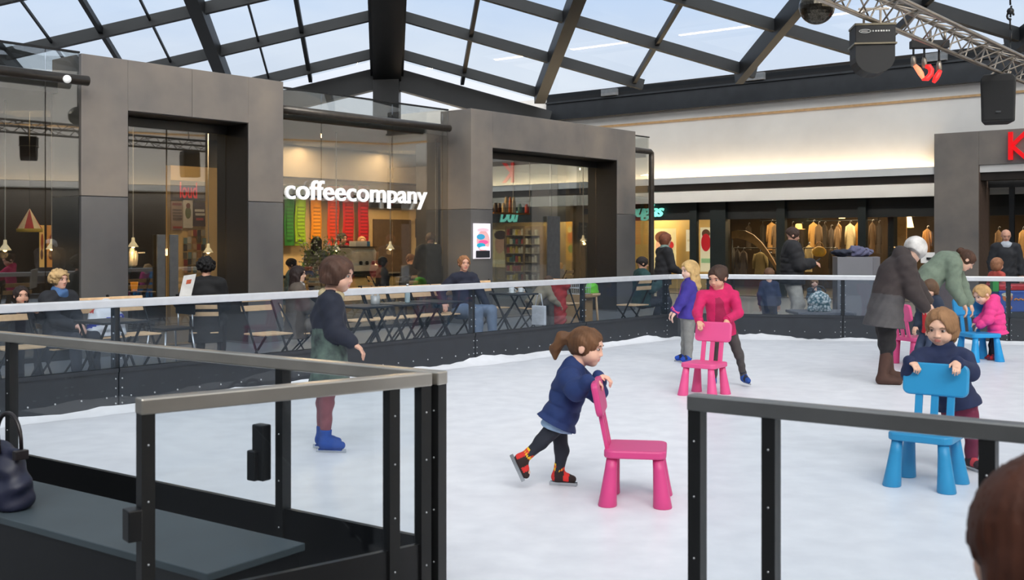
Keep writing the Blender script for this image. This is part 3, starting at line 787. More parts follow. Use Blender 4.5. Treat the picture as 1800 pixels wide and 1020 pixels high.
def person(label, J, h, child=False, hh=None, skn=(226,180,155), hair=None, top=None, bottom=None, shoes=None, vox=.011, curl=.6, extras=None, ground=None, hdir=None, eyes=True, bodyonly=False, group=None, handr=None, ru=None, gz=0.0):
    hh = hh or (.185*h if child else .135*h); ru = ru or h*(.118 if child else .128)
    lat = (J['shL']-J['shR']).normalized()
    g0 = V(((J['anL'].x+J['anR'].x)/2, (J['anL'].y+J['anR'].y)/2, min(J['anL'].z, J['anR'].z)-.05)) if ground is None else V(ground)
    S = SD(vox); f, u = V(J['face']), V(J['up']); l = u.cross(f).normalized(); u = f.cross(l).normalized()
    HP = head_prims(S, J['head'], f, u, hh, child)
    S.cap(J['neck']-u*.05*hh, J['head']-u*.22*hh-f*.08*hh, .22*hh, .21*hh, .04*hh)
    torso_prims(S, J, ru, 0, lat)
    for sd, sg in (('L',1),('R',-1)):
        S.cap(J['sh'+sd], J['el'+sd], .30*ru, .22*ru, .02); S.cap(J['el'+sd], J['wr'+sd], .22*ru, .16*ru, .015)
        d = (J['wr'+sd]-J['el'+sd]).normalized(); nr = Z1; cu = curl
        if hdir and sd in hdir: d, nr = V(hdir[sd][0]).normalized(), V(hdir[sd][1]); cu = hdir[sd][2] if len(hdir[sd]) > 2 else curl
        if abs(d.dot(V(nr).normalized())) > .95: nr = lat*sg
        hand_prims(S, J['wr'+sd], d, nr, (handr or .21*ru if not child else handr or .235*ru), cu, thumb=sg)
        S.cap(J['hip'+sd], J['kn'+sd], .42*ru, .28*ru, .03); S.cap(J['kn'+sd], J['an'+sd], .28*ru, .17*ru, .02)
        S.cap(J['an'+sd]-V((0,0,.0)), J['an'+sd]+V(J['toe'+sd])*.55*ru-Z1*.1*ru, .17*ru, .15*ru, .02)
    sk, lip = skin(skn)
    c = npv(J['head']); nf, nl, nu = npv(f), npv(l), npv(u)
    def mf(cen):
        q = cen-c; a, b, z = q@nf/hh, q@nl/hh, q@nu/hh
        return ((a > .30) & (np.abs(b) < .092-.4*np.abs(z+.255)) & (z > -.29) & (z < -.22)).astype(int)
    body = sobj('person', S.mesh(), [sk, lip], None, mf)
    me = body.data; me.transform(Matrix.Translation(-g0)); body.location = g0
    tag(body, label, 'person', group)
    if eyes:
        for sg in (-1,1):
            ew = (l*.056*hh).to_tuple(); q = HP(.338,sg*.15,.022); mb = eye_mb(q, f, l, u, .052*hh, .058*hh, .034*hh); mb.cur = 1; q = HP(.372,sg*.15,.022); mb2 = eye_mb(q, f, l, u, .026*hh, .036*hh, .032*hh); b0 = len(mb.v); mb.v += mb2.v; mb.f += [tuple(i+b0 for i in fc) for fc in mb2.f]; mb.mi += [1]*len(mb2.f); mb.sm += [True]*len(mb2.f)
            obj('eye', mb, [mat('eye_white', (190,182,178), .4), mat('eye_iris', (50,36,28), .2)], body)
            if hair: obj('eyebrow', MB().tube([HP(.40,sg*.075,.10), HP(.405,sg*.15,.125), HP(.37,sg*.235,.105)], [.010*hh,.016*hh,.008*hh], 6), mat('brow_'+'_'.join(map(str,hair[1])), tuple(int(x*.75) for x in hair[1]), .8), body)
    if top: cloth_top(body, J, ru, lat, vox, top, hh, u, f)
    if bottom: cloth_bottom(body, J, ru, lat, vox, bottom)
    if shoes: cloth_shoes(body, J, ru, vox, shoes)
    if hair: hair_mesh(body, J, hh, f, l, u, HP, vox, *hair)
    if extras: extras(body, J, hh, ru, HP, f, l, u)
    if gz is not None and shoes:                       # stand the soles on the ground
        zs = [v.co.z for c_ in body.children if c_.name.split('.')[0] in ('skate','boot','shoe') for o_ in [c_]+list(c_.children) for v in o_.data.vertices]
        dz = body.location.z+min(zs)-gz
        print('DROP', label[:40], round(dz,3)); body.location.z -= max(-.12, min(.12, dz))
    return body
def cmat(spec, nm='cloth'):
    if isinstance(spec, bpy.types.Material): return spec
    return mat(nm+'_%d_%d_%d' % tuple(spec), tuple(spec), .82, var=.10, scale=22, bump=.15)
def cloth_top(body, J, ru, lat, vox, T, hh, u, f):
    """T: col, g (thickness), hem ('waist','hip','thigh','knee'), quilt, collar, hood, lower (second colour below), name, sleeve"""
    g = T.get('g', .10)*ru; S = SD(vox); S.wr = T.get('wr', .0035)
    qt = T.get('quilt'); q1 = (qt[0], qt[1]) if qt else None; q2 = (qt[0]*.5, qt[1]) if qt else None; hk = T.get('hood', 1)*1.0
    torso_prims(S, J, ru, g, lat, .03, q1, T.get('wid', 1.0))
    dn = (J['pelvis']-J['chest']).normalized()
    hem = {'waist': .05, 'hip': .45, 'thigh': 1.25, 'knee': 2.4}[T.get('hem', 'hip')]*ru*T.get('hemk', 1)
    hd = V(T.get('hemdir', dn)).normalized()
    he = J['pelvis']+hd*hem
    S.cap(J['pelvis'], he+hd*.1*ru, .62*ru+g, (.62+T.get('flare', .1))*ru+g, .03, (lat,1.28), q1)
    sl = T.get('sleeve', 1.0)
    for sd in 'LR':
        e = J['el'+sd]+(J['wr'+sd]-J['el'+sd])*sl*.93
        S.cap(J['sh'+sd], J['el'+sd], .32*ru+g, .25*ru+g*.9, .03, None, q2); S.cap(J['el'+sd], e, .25*ru+g*.9, .20*ru+g*.7, .03, None, q2)
    if T.get('collar'): S.cap(J['neck']-u*.06*hh, J['neck']+u*.10*hh, .34*hh+g*.3, .30*hh, .02)
    if T.get('hood'):
        S.cap(J['neck']-f*.22*hh+lat*.25*hh, J['neck']-f*.22*hh-lat*.25*hh, .24*hh*hk, .24*hh*hk, .03); S.cap(J['neck']-f*.3*hh, J['neck']-f*.25*hh-u*.35*hh, .26*hh*hk, .14*hh*hk, .03)
    S.keep(he, -hd); S.sub(J['head']+u*.02*hh, (.44*hh, .37*hh, .46*hh), (f, u.cross(f), u), .005)
    for sd in 'LR':
        pass
    ms = [cmat(T['col'], 'cloth')]; mf = None
    if 'lower' in T or 'front' in T or 'stripe' in T:
        ms.append(cmat(T.get('lower') or T.get('front') or T.get('stripe')))
        def armfar(c):
            far = np.ones(len(c), bool)
            for sd in 'LR':
                for a_, b_ in (('sh','el'),('el','wr')):
                    pa, pb = npv(J[a_+sd]), npv(J[b_+sd]); ab = pb-pa; tt = np.clip(((c-pa)@ab)/(ab@ab), 0, 1)
                    far &= np.linalg.norm(c-pa-ab*tt[:,None], axis=1) > .36*ru+g
            return far
        wz = npv(J['waist']); d3 = npv(hd); lt = npv(lat); ff = npv(V(f))
        def mf(c):
            q = c-wz
            if 'lower' in T:
                return (q@d3 > T.get('lowk', .3)*ru) & armfar(c)
            if 'front' in T: return (q@ff > .1*ru) & (np.abs(q@lt) < T.get('fw', .12)*ru) & (q@d3 > -1.6*ru) & armfar(c)
            return np.sin(c[:,2]*T.get('freq', 60)) > .3
    if T.get('hands', True):
        pass
    o = sobj(T.get('name', 'jacket'), S.mesh(), ms, body, mf)
    if T.get('cuff'):
        for sd in 'LR':
            d = (J['wr'+sd]-J['el'+sd]).normalized(); w_ = J['wr'+sd]-d*.09*ru
            obj('cuff', MB().tube([w_-d*.14*ru, w_+d*.10*ru], .22*ru+g*.8, 14), cmat(T['cuff']), body)
    return o
def cloth_bottom(body, J, ru, lat, vox, B):
    g = B.get('g', .05)*ru; S = SD(vox); S.wr = B.get('wr', .003)
    S.cap(J['pelvis'], J['waist']*.45+J['pelvis']*.55, .62*ru+g, .58*ru+g, .03, (lat,1.3))
    for sd in 'LR':
        d = (J['an'+sd]-J['kn'+sd]); e = J['kn'+sd]+d*B.get('len', .97)
        S.cap(J['hip'+sd], J['kn'+sd], .45*ru+g, .31*ru+g, .03); S.cap(J['kn'+sd], e, .31*ru+g, (.20+B.get('flare', 0))*ru+g, .02)
    return sobj(B.get('name', 'trousers'), S.mesh(), cmat(B['col']), body)
def cloth_shoes(body, J, ru, vox, K):
    """kind: shoe, boot, skate"""
    for sd in 'LR':
        a = V(J['an'+sd]); t = V(J['toe'+sd]).normalized(); sh = (J['kn'+sd]-a).normalized()
        dn = (t.cross(sh)).cross(t).normalized()*-1
        if dn.dot(sh) > 0: dn = -dn
        S = SD(min(vox, .009)); hgt = {'shoe': .0, 'skate': .55, 'boot': K.get('h', 1.5)}[K['kind']]*ru
        sole = a+dn*.22*ru
        S.cap(a-t*.10*ru+dn*.12*ru, a+t*.72*ru+dn*.14*ru, .20*ru, .18*ru, .03); S.cap(a+dn*.05*ru, a+t*.4*ru+dn*.06*ru, .21*ru, .18*ru, .03)
        if hgt: S.cap(a, a+sh*hgt, .24*ru, (.28 if K['kind'] == 'boot' else .27)*ru, .03); S.keep(a+sh*hgt, -sh)
        S.keep(a+dn*.30*ru, -dn)
        ms = [cmat(K['col'], 'shoe')]; mf = None
        if 'band' in K:
            ms.append(cmat(K['band'], 'shoe')); na, nt_, nd = npv(a), npv(t), npv(dn)
            def mf(c):
                q = c-na; x = q@nt_/ru; z = q@nd/ru
                return ((np.abs(x-.45) < .13) | (z < -.30) | (x < -.12)) & (z < .2)
        o = sobj('skate' if K['kind'] == 'skate' else 'boot' if K['kind'] == 'boot' else 'shoe', S.mesh(), ms, body, mf)
        if K['kind'] == 'skate':
            b = a+dn*.30*ru; side = t.cross(dn).normalized()
            for off in ((-.09,.09) if K.get('double') else (0,)):
                q = b+side*off*ru
                obj('blade', MB().hexa(q-t*.42*ru-side*.012*ru*2, t*1.35*ru, side*.05*ru, dn*.16*ru), mat('blade_steel', (190,195,200), .25, .9), o)
            if not K.get('double'): obj('blade_holder', MB().hexa(b-t*.30*ru-side*.09*ru, t*1.05*ru, side*.18*ru, dn*.06*ru), cmat(K['col'], 'shoe'), o)
        if K.get('sock'):
            obj('sock', MB().tube([a-sh*.05*ru, a+sh*.62*ru], .265*ru, 14), cmat(K['sock']), body)
def hair_mesh(body, J, hh, f, l, u, HP, vox, style, col, dark=None):
    S = SD(min(vox, .008)); A = (f, l, u); m = mat('hair_%d_%d_%d' % tuple(col), col, .62, var=.38, scale=9, bump=.3, kind='noise', spec=.3)
    if style == 'bald': return
    th = {'short': .06, 'bob': .06, 'long': .055, 'pony': .035, 'bun': .04, 'curly': .08, 'hat': .13, 'fringe': .06, 'mop': .07}[style]
    S.ell(HP(-.055,0,.11), ((.45+th)*hh, (.37+th)*hh, (.40+th)*hh), A, .02*hh)
    if style in ('bob', 'fringe', 'mop'):
        S.ell(HP(-.14,0,-.12), (.36*hh,.42*hh,.44*hh), A, .1*hh)
    if style == 'long':
        S.cap(HP(-.15,0,-.1), HP(-.28,0,-.85), .38*hh, .30*hh, .1*hh, (l,1.15))
        for sg in (-1,1): S.cap(HP(.02,sg*.33,.0), HP(.02,sg*.40,-.8), .14*hh, .13*hh, .06*hh)
    if style == 'pony':
        S.cap(HP(-.42,0,.20), HP(-.68,0,.13), .10*hh, .17*hh, .05*hh); S.cap(HP(-.68,0,.13), HP(-.84,.02,-.20), .17*hh, .14*hh, .06*hh); S.cap(HP(-.84,.02,-.20), HP(-.80,.03,-.46), .13*hh, .05*hh, .06*hh)
    if style == 'bun': S.ell(HP(-.52,0,.18), (.19*hh,.2*hh,.2*hh), A, .05*hh)
    if style == 'curly':
        random.seed(3)
        for i in range(80):
            a, z = random.uniform(.62,5.66), random.uniform(-.45,.98); r = math.sqrt(max(0,1-z*z))
            S.ell(HP(-.06+.53*r*math.cos(a),.46*r*math.sin(a),.08+.48*z), (.085*hh,)*3, None, .012*hh)
    lowcut = {'short': -.24, 'pony': None, 'bun': -.25, 'curly': -.42, 'bob': -.46, 'fringe': -.5, 'hat': -.30, 'mop': -.30, 'long': None}[style]
    if lowcut is not None: S.keep(HP(0,0,lowcut), u-f*(.0 if style in ('bob','curly','fringe','mop') else -.25 if style == 'hat' else -.45))
    if style == 'fringe': S.sub(HP(.52,0,-.24), (.42*hh,.28*hh,.38*hh), A, .03*hh)
    elif style == 'hat': pass
    elif style in ('bob', 'short'): S.sub(HP(.52,0,-.06), (.43*hh,.27*hh,.44*hh), A, .03*hh)
    else: S.sub(HP(.50,0,-.14), (.43*hh,.30*hh,.42*hh), A, .03*hh)
    if style in ('short','pony','bun'):
        for sg in (-1,1): S.sub(HP(.0,sg*.47,-.07), (.14*hh,.13*hh,.15*hh), A, .02*hh)
        if style == 'pony': S.sub(HP(-.05,0,-.62), (.5*hh,.5*hh,.42*hh), A, .04*hh)
    c = npv(J['head']); nf, nl, nu = npv(f), npv(l), npv(u); amp = (.016 if style != 'hat' else .004)*hh
    def disp(P):
        q = [P[i]-c[i] for i in range(3)]
        a = q[0]*nf[0]+q[1]*nf[1]+q[2]*nf[2]; b = q[0]*nl[0]+q[1]*nl[1]+q[2]*nl[2]; z = q[0]*nu[0]+q[1]*nu[1]+q[2]*nu[2]
        return amp*(np.sin(46*b/hh*.5+14*z/hh+3*np.sin(6*a/hh))+.7*np.sin(30*np.arctan2(b,a+.02*hh)+5*z/hh))
    return sobj('hat' if style == 'hat' else 'hair', S.mesh(disp), m, body)
# ------------------------------------------------------------------ plastic children's chairs
def kid_chair(name, label, loc, rz, col, sc_=1.08):
    m = mat('plastic_%d_%d_%d' % col, col, .42, var=.03, scale=6, spec=.45)
    t = thing(name, label, 'chair', (0,0,0), 0, 'plastic skating chairs for children')
    s = sc_
    mb = MB()
    def slab(o, ax, ay, th, w, h, r, n=5):
        """rounded slab in the ax/ay plane"""
        ax, ay = V(ax).normalized(), V(ay).normalized(); nz = ax.cross(ay); pts = []
        for cx, cy, a0 in ((w/2-r,h/2-r,0),(-w/2+r,h/2-r,PI/2),(-w/2+r,-h/2+r,PI),(w/2-r,-h/2+r,1.5*PI)):
            for i in range(n+1):
                a = a0+PI/2*i/n; pts.append(V(o)+ax*(cx+r*math.cos(a))+ay*(cy+r*math.sin(a))-nz*th/2)
        return MB().poly(pts, nz*th)
    seat = slab((.0,0,.285*s), (1,0,0), (0,1,0), .045*s, .34*s, .35*s, .05*s)
    obj('seat', seat, m, t, .010)
    bk = V((-.20,0,1)).normalized()
    base = V((-.150*s,0,.30*s))
    obj('backrest', slab(base+bk*.285*s, (0,1,0), bk, .036*s, .37*s, .19*s, .04*s), m, t, .010)
    for y in (-.09,0,.09): obj('slat', MB().hexa(base+V((-.011*s,y*s-.021*s,-.02*s)), V((.022*s,0,0)), V((0,.042*s,0)), bk*.225*s), m, t, .004)
    for x, y in ((.125,.125),(.125,-.125),(-.125,.125),(-.125,-.125)):
        mb = MB(); vs = []; n = 14; prof = ((.030,.268),(.034,.20),(.044,.08),(.052,.006),(.049,0.0))
        for r, z in prof:
            k = 1+.20*(1-z/.268)
            for j in range(n):
                a = 2*PI*j/n; vs.append((s*(x*k+r*math.cos(a)), s*(y*k+r*math.sin(a)), s*z))
        fs = [(i*n+j, i*n+(j+1)%n, (i+1)*n+(j+1)%n, (i+1)*n+j) for i in range(len(prof)-1) for j in range(n)]
        fs = [f_[::-1] for f_ in fs]+[tuple(range(n)), tuple((len(prof)-1)*n+j for j in range(n))[::-1]]
        mb.add(vs, fs, True); obj('leg', mb, m, t)
    t.location = loc; t.rotation_euler = (0,0,rz)
    return t
PINK, PINK2, BLUE = (206,66,128), (222,84,140), (38,140,190)
c1p = gp(1118,880); kid_chair('plastic_chair', 'dark pink plastic chair pushed by the girl in the navy jacket with a ponytail', c1p, math.radians(-9), PINK, 1.0)
c2p = gp(1238,694); kid_chair('plastic_chair', 'pink plastic chair held by the girl in the magenta jacket', c2p, math.radians(-125), PINK2, 1.0)
c3p = gp(1628,852); kid_chair('plastic_chair', 'blue plastic chair behind which the long-haired child in navy stands', c3p, math.radians(-126), BLUE, 1.04)
c4p = gp(1721,634); kid_chair('plastic_chair', 'bright blue plastic chair beside the toddler in the pink puffer jacket', c4p, math.radians(-80), (36,152,214), 1.1)
c5p = gp(1608,640); kid_chair('plastic_chair', 'pink plastic chair mostly hidden behind the woman in the long grey coat', c5p, math.radians(20), PINK2, 1.06)

# ------------------------------------------------------------------ skaters
def PJ(d, **k):
    """joints from picture spots: (u, v, depth offset)"""
    return {n: px(x[0], x[1], d+(x[2] if len(x) > 2 else 0)) for n, x in k.items()}
NAVY = (24,40,82)
# girl pushing the pink chair
def blue_shirt(body, J, hh, ru, HP, f, l, u):
    cloth_top(body, J, ru, (J['shL']-J['shR']).normalized(), .008, dict(name='shirt', col=(150,178,206), g=.10, hem='hip', hemk=1.15, sleeve=.6), hh, u, f)
D = 6.28
J = PJ(D, head=(1031,609,0), neck=(1006,650,0), chest=(1000,682,0), waist=(993,710,0), pelvis=(983,734,0),
       shL=(1014,660,.10), shR=(1000,664,-.11), elR=(1012,685,-.20), wrR=(1034,668,-.27), elL=(1050,690,.06), wrL=(1052,659,-.05),
       hipL=(979,742,.05), hipR=(981,742,-.05), knL=(988,788,.07), anL=(981,834,.09), knR=(951,776,-.04), anR=(918,806,-.04))
J['face'] = V((.93,-.30,-.16)).normalized(); J['up'] = V((.14,0,1)).normalized()
J['toeL'] = V((1,-.3,0)).normalized(); J['toeR'] = V((.42,-.1,-.9)).normalized()
gh = 1.04
person('girl with a brown ponytail in a navy jacket pushing the dark pink chair', J, gh, True, hh=.222, skn=(232,184,160), hair=('pony',(104,72,48)),
       top=dict(col=(26,48,98), g=.22, hem='hip', quilt=(.012,.075), collar=True, hemk=.62, flare=.2, wr=.003, hemdir=(-.46,0,-.89)), bottom=dict(col=(30,34,46), g=.02), vox=.0055,
       shoes=dict(kind='skate', col=(38,22,22), band=(206,44,40), sock=(226,178,30), double=True), hdir={'R': ((.9,.2,-.1), (-.1,-.2,1), .85), 'L': ((.7,-.4,-.1), (.2,0,1), .9)}, extras=blue_shirt)
# child behind the blue chair
D = 6.75
J = PJ(D, head=(1655,574,0), neck=(1657,612,.02), chest=(1656,645,.03), waist=(1670,676,.04), pelvis=(1684,702,.05),
       shL=(1694,627,.02), shR=(1618,627,.02), elR=(1600,652,-.06), wrR=(1598,632,-.10), elL=(1706,652,-.12), wrL=(1681,634,-.27),
       hipL=(1698,712,.05), hipR=(1674,712,.07), knL=(1710,756,.02), anL=(1707,807,.06), knR=(1672,756,.08), anR=(1664,804,.10))
J['face'] = V((-.62,-.75,-.22)).normalized(); J['up'] = V((-.08,-.15,1)).normalized()
J['toeL'] = V((.1,-1,0)).normalized(); J['toeR'] = V((-.15,-1,0)).normalized()
person('child with shoulder-length brown hair in navy leaning on the nearer blue chair', J, 1.04, True, hh=.225, skn=(228,182,156), hair=('bob',(134,100,70)),
       top=dict(col=(20,34,70), g=.2, hem='hip', collar=True, wr=.003, hemk=.75, hemdir=(.25,0,-.97)), bottom=dict(col=(104,26,58), g=.1), vox=.006,
       shoes=dict(kind='skate', col=(52,34,40), band=(190,60,70), sock=(226,186,40), double=True), hdir={'R': ((.3,-.8,-.3), (0,-.3,1), .9), 'L': ((-.3,-.8,-.3), (0,-.3,1), .9)})
# girl in the magenta jacket
D = 10.62
J = PJ(D, head=(1262,486,0), neck=(1262,509,.03), chest=(1262,530,.03), waist=(1265,556,.04), pelvis=(1270,578,.05),
       shL=(1290,518,.02), shR=(1234,518,.02), elR=(1226,548,-.16), wrR=(1229,562,-.32), elL=(1298,548,-.16), wrL=(1277,561,-.32),
       hipL=(1286,586,.05), hipR=(1262,586,.05), knL=(1299,622,.05), anL=(1308,662,.1), knR=(1258,630,.0), anR=(1253,668,.02))
J['face'] = V((-.66,-.68,-.30)).normalized(); J['up'] = V((-.1,-.22,1)).normalized()
J['toeL'] = V((.2,-1,0)).normalized(); J['toeR'] = V((-.2,-1,0)).normalized()
person('girl in a magenta jacket with tied dark hair behind a pink chair', J, 1.12, True, hh=.225, skn=(214,164,138), hair=('bun',(62,44,36)),
       top=dict(col=(196,26,92), g=.12, hem='hip', hood=True, front=(150,20,70), fw=.45, cuff=(196,26,92)), bottom=dict(col=(66,62,62), g=.03), vox=.0075,
       shoes=dict(kind='skate', col=(34,74,150), band=(30,34,52)), hdir={'R': ((0,-.6,-.5), (0,-.6,.8), .9), 'L': ((0,-.6,-.5), (0,-.6,.8), .9)})
# blonde girl by the corner
D = 12.85
J = PJ(D, head=(1212,475,0), neck=(1213,494,.0), chest=(1211,512,0), waist=(1209,532,0), pelvis=(1208,550,0),
       shL=(1213,502,-.11), shR=(1207,502,.11), elL=(1200,528,-.15), wrL=(1187,548,-.15), elR=(1198,528,.12), wrR=(1184,545,.14),
       hipL=(1211,556,-.05), hipR=(1208,556,.06), knL=(1211,588,-.06), anL=(1210,627,-.06), knR=(1206,588,.06), anR=(1203,625,.08))
J['face'] = V((-.93,-.34,-.08)).normalized(); J['up'] = Z1.copy(); J['toeL'] = V((-.8,-.6,0)).normalized(); J['toeR'] = V((-.9,-.3,0)).normalized()
person('blonde girl in a violet jacket with pink zip standing at the rink corner', J, 1.2, True, hh=.225, skn=(238,196,176), hair=('long',(208,172,116)),
       top=dict(col=(58,46,140), g=.14, hem='hip', collar=True, front=(224,70,140), fw=.07, cuff=(230,84,140)), bottom=dict(col=(128,128,126), g=.12), vox=.0085,
       shoes=dict(kind='skate', col=(26,70,170), band=(24,30,60)))
# boy skating along the cafe barrier
D = 7.4
J = PJ(D, head=(594,482,0), neck=(580,520,0), chest=(578,555,0), waist=(578,598,0), pelvis=(579,636,0),
       shR=(582,532,-.13), shL=(578,532,.13), elR=(590,580,-.16), wrR=(618,600,-.16), elL=(566,582,.14), wrL=(590,610,.16),
       hipR=(582,646,-.06), hipL=(577,646,.06), knR=(574,708,-.05), anR=(572,775,-.04), knL=(568,706,.07), anL=(566,768,.08))
J['face'] = V((.97,-.15,-.15)).normalized(); J['up'] = V((.1,0,1)).normalized(); J['toeL'] = J['toeR'] = V((1,-.15,0)).normalized()
m_camo = mat('cloth_camo', (30,36,44), .85, var=.1, scale=11, rgb2=(92,112,104))
def beige_collar(body, J, hh, ru, HP, f, l, u):
    S = SD(.007); S.cap(J['neck']-f*.16*hh+u*.06*hh, J['neck']+f*.24*hh+u*.04*hh, .19*hh, .19*hh, .02, (l,1.5)); S.sub(J['head'], (.4*hh,.36*hh,.47*hh), (f,l,u))
    sobj('collar', S.mesh(), cmat((178,164,130)), body)
person('boy in a dark camouflage jacket gliding past the cafe barrier on blue skates', J, 1.33, True, hh=.235, skn=(214,168,146), hair=('mop',(74,52,42)),
       top=dict(col=(26,32,48), g=.18, hem='thigh', lower=m_camo, lowk=-.6, hemk=.8, flare=.12), bottom=dict(col=(120,70,78), g=.0), vox=.0075,
       shoes=dict(kind='skate', col=(24,64,140)), extras=beige_collar)
# woman in the long grey coat bending over a child
D = 10.9
J = PJ(D, head=(1609,440,.0), neck=(1588,452,0), chest=(1572,480,0), waist=(1562,515,0), pelvis=(1556,545,0),
       shR=(1592,466,-.19), shL=(1585,464,.2), elR=(1604,512,-.2), wrR=(1626,540,-.10), elL=(1612,505,.18), wrL=(1630,530,.16),
       hipR=(1558,552,-.08), hipL=(1554,552,.08), knR=(1560,606,-.05), anR=(1551,664,-.05), knL=(1558,606,.09), anL=(1563,657,.11))
J['face'] = V((.60,.62,-.50)).normalized(); J['up'] = V((.42,.3,.85)).normalized(); J['toeR'] = V((.9,-.3,0)).normalized(); J['toeL'] = V((.95,-.2,0)).normalized()
def pom(body, J, hh, ru, HP, f, l, u):
    pass
person('woman in a long grey coat and pale knitted hat bending forward on the ice', J, 1.68, False, hh=.225, skn=(224,184,162), hair=('hat',(206,202,198)),
       top=dict(name='coat', col=(54,46,46), g=.16, hem='thigh', hemk=.62, hood=1.45, lower=(74,72,74), lowk=.05, flare=.22, hemdir=(-.10,0,-1), wid=1.05), bottom=dict(col=(26,24,26), g=.06, len=.3), vox=.0085,
       shoes=dict(kind='boot', col=(70,46,38), h=1.55))
# child in front of her
D = 11.4
J = pose(gp(1636,655), math.radians(-150), 1.02, True, wl=(.12,.1,.5), wr=(.12,-.1,.5), nod=.3)
person('small child in navy half hidden beside the woman in the grey coat', J, 1.02, True, skn=(220,176,152), hair=('fringe',(96,72,54)), top=dict(col=(30,42,62), g=.18, hem='hip', hood=True, front=(190,40,48), fw=.3), bottom=dict(col=(52,66,92), g=.08), vox=.009,
       shoes=dict(kind='skate', col=(40,34,40)))
# woman in the sage green jacket
D = 12.6
J = PJ(D, head=(1698,462,-.05), neck=(1684,462,0), chest=(1662,468,0), waist=(1638,488,0), pelvis=(1622,512,0),
       shR=(1676,470,-.19), shL=(1672,464,.19), elR=(1676,506,-.20), wrR=(1692,536,-.22), elL=(1690,506,.16), wrL=(1704,536,.12),
       hipR=(1622,520,-.08), hipL=(1620,520,.08), knR=(1630,580,-.06), anR=(1618,636,-.05), knL=(1628,580,.09), anL=(1622,632,.10))
J['face'] = V((.72,-.12,-.66)).normalized(); J['up'] = V((.66,0,.74)).normalized(); J['toeR'] = J['toeL'] = V((1,-.1,0)).normalized()
person('woman in a sage green jacket bending down towards the pink toddler', J, 1.66, False, hh=.225, skn=(222,176,152), hair=('bun',(70,46,34)),
       top=dict(col=(112,126,110), g=.14, hem='hip', hood=True), bottom=dict(col=(52,56,66), g=.04), vox=.0095, shoes=dict(kind='boot', col=(50,40,36)))
# toddler in pink
D = 13.1
J = PJ(D, head=(1726,512,0), neck=(1742,523,0), chest=(1748,538,0), waist=(1752,556,0), pelvis=(1752,574,0),
       shL=(1744,530,-.10), shR=(1742,528,.11), elL=(1738,554,-.13), wrL=(1722,566,-.1), elR=(1732,550,.10), wrR=(1716,560,.1),
       hipL=(1752,580,-.05), hipR=(1750,580,.05), knL=(1748,602,-.05), anL=(1748,622,-.05), knR=(1744,602,.06), anR=(1742,620,.07))
J['face'] = V((-.86,-.30,-.40)).normalized(); J['up'] = V((-.4,0,.9)).normalized(); J['toeL'] = J['toeR'] = V((-1,-.1,0)).normalized()
person('fair-haired toddler in a bright pink puffer jacket', J, .92, True, hh=.225, skn=(236,192,170), hair=('short',(190,152,104)),
       top=dict(col=(236,66,142), g=.34, hem='hip', quilt=(.018,.07), hood=True, flare=.35, hemk=.9, wr=.002), bottom=dict(col=(30,30,44), g=.08), vox=.008,
       shoes=dict(kind='boot', col=(96,34,58), h=.8, band=(200,40,44)))
# ------------------------------------------------------------------ portal with the red letter, on the right
CK = 24.15
k0, k1 = sB(1642,CK), sB(1720,CK)
t = sroot('door_4', pB(k0,CK))
for a, b in ((k0,k1),):
    struct('jamb', MB().fB(a, b, CK, CK+.75, -.03, 3.82), m_steel, t, .004)
struct('lintel', MB().fB(k1+.004, k1+6, CK, CK+.75, 3.09, 3.82), m_steel, t, .004)
struct('jamb', MB().fB(k1+4.1, k1+5, CK+.002, CK+.75, -.03, 3.088), m_steel, t, .004)
struct('reveal', MB().fB(k1+.001, k1+.014, CK+.01, CK+.75, 0, 3.08), mat('portal_reveal_warm', (96,80,70), .5, .2), t)
struct('light_strip', MB().fB(k1+.1, k1+4.0, CK+.55, CK+.62, 3.0, 3.06), mat('strip_lamp', (250,248,240), .4, emit=(255,250,240), es=2.5), t)
struct('door_frame', MB().fB(k1+.45, k1+.55, CK+.62, CK+.7, 0, 2.9).fB(k1+1.9, k1+2.0, CK+.62, CK+.7, 0, 2.9).fB(k1+.02, k1+4.1, CK+.62, CK+.7, 2.62, 2.95), m_black, t)
struct('pane', MB().fB(k1+.03, k1+.44, CK+.65, CK+.66, 0, 2.6), g_shop, t); struct('pane', MB().fB(k1+2.02, k1+4.0, CK+.65, CK+.66, 0, 2.6), g_shop, t)
ks0, kz0, kz1 = sB(1772,CK-.1), zB(1775,281,CK-.1), zB(1775,232,CK-.1)
t = thing('shop_sign', 'tall red letter K on the grey portal at the right edge', 'sign', pB(ks0,CK-.1,kz0))
m_red = mat('sign_red', (222,16,24), .4, emit=(235,10,20), es=.5)
kk = MB(); kh = kz1-kz0; ww = .085
kk.fB(ks0, ks0+ww, CK-.1, CK-.04, kz0, kz1)
for sgn in (1,-1):
    zc = (kz0+kz1)/2; a = pB(ks0+ww*.8, CK-.1, zc); tip = pB(ks0+ww+.34, CK-.1, zc+sgn*kh/2)
    kk.poly([a+Z1*(-.055), a+Z1*.055, tip+B1*.0+Z1*(0), tip-Z1*(sgn*.0)-B1*.115] if sgn < 0 else [a-Z1*.055, tip, tip-B1*.115, a+Z1*.055], A1*.06)
obj('letter', kk, m_red, t)
obj('mount', MB().fB(ks0+.02, ks0+.05, CK-.04, CK, zc-.02, zc+.02), m_black, t)

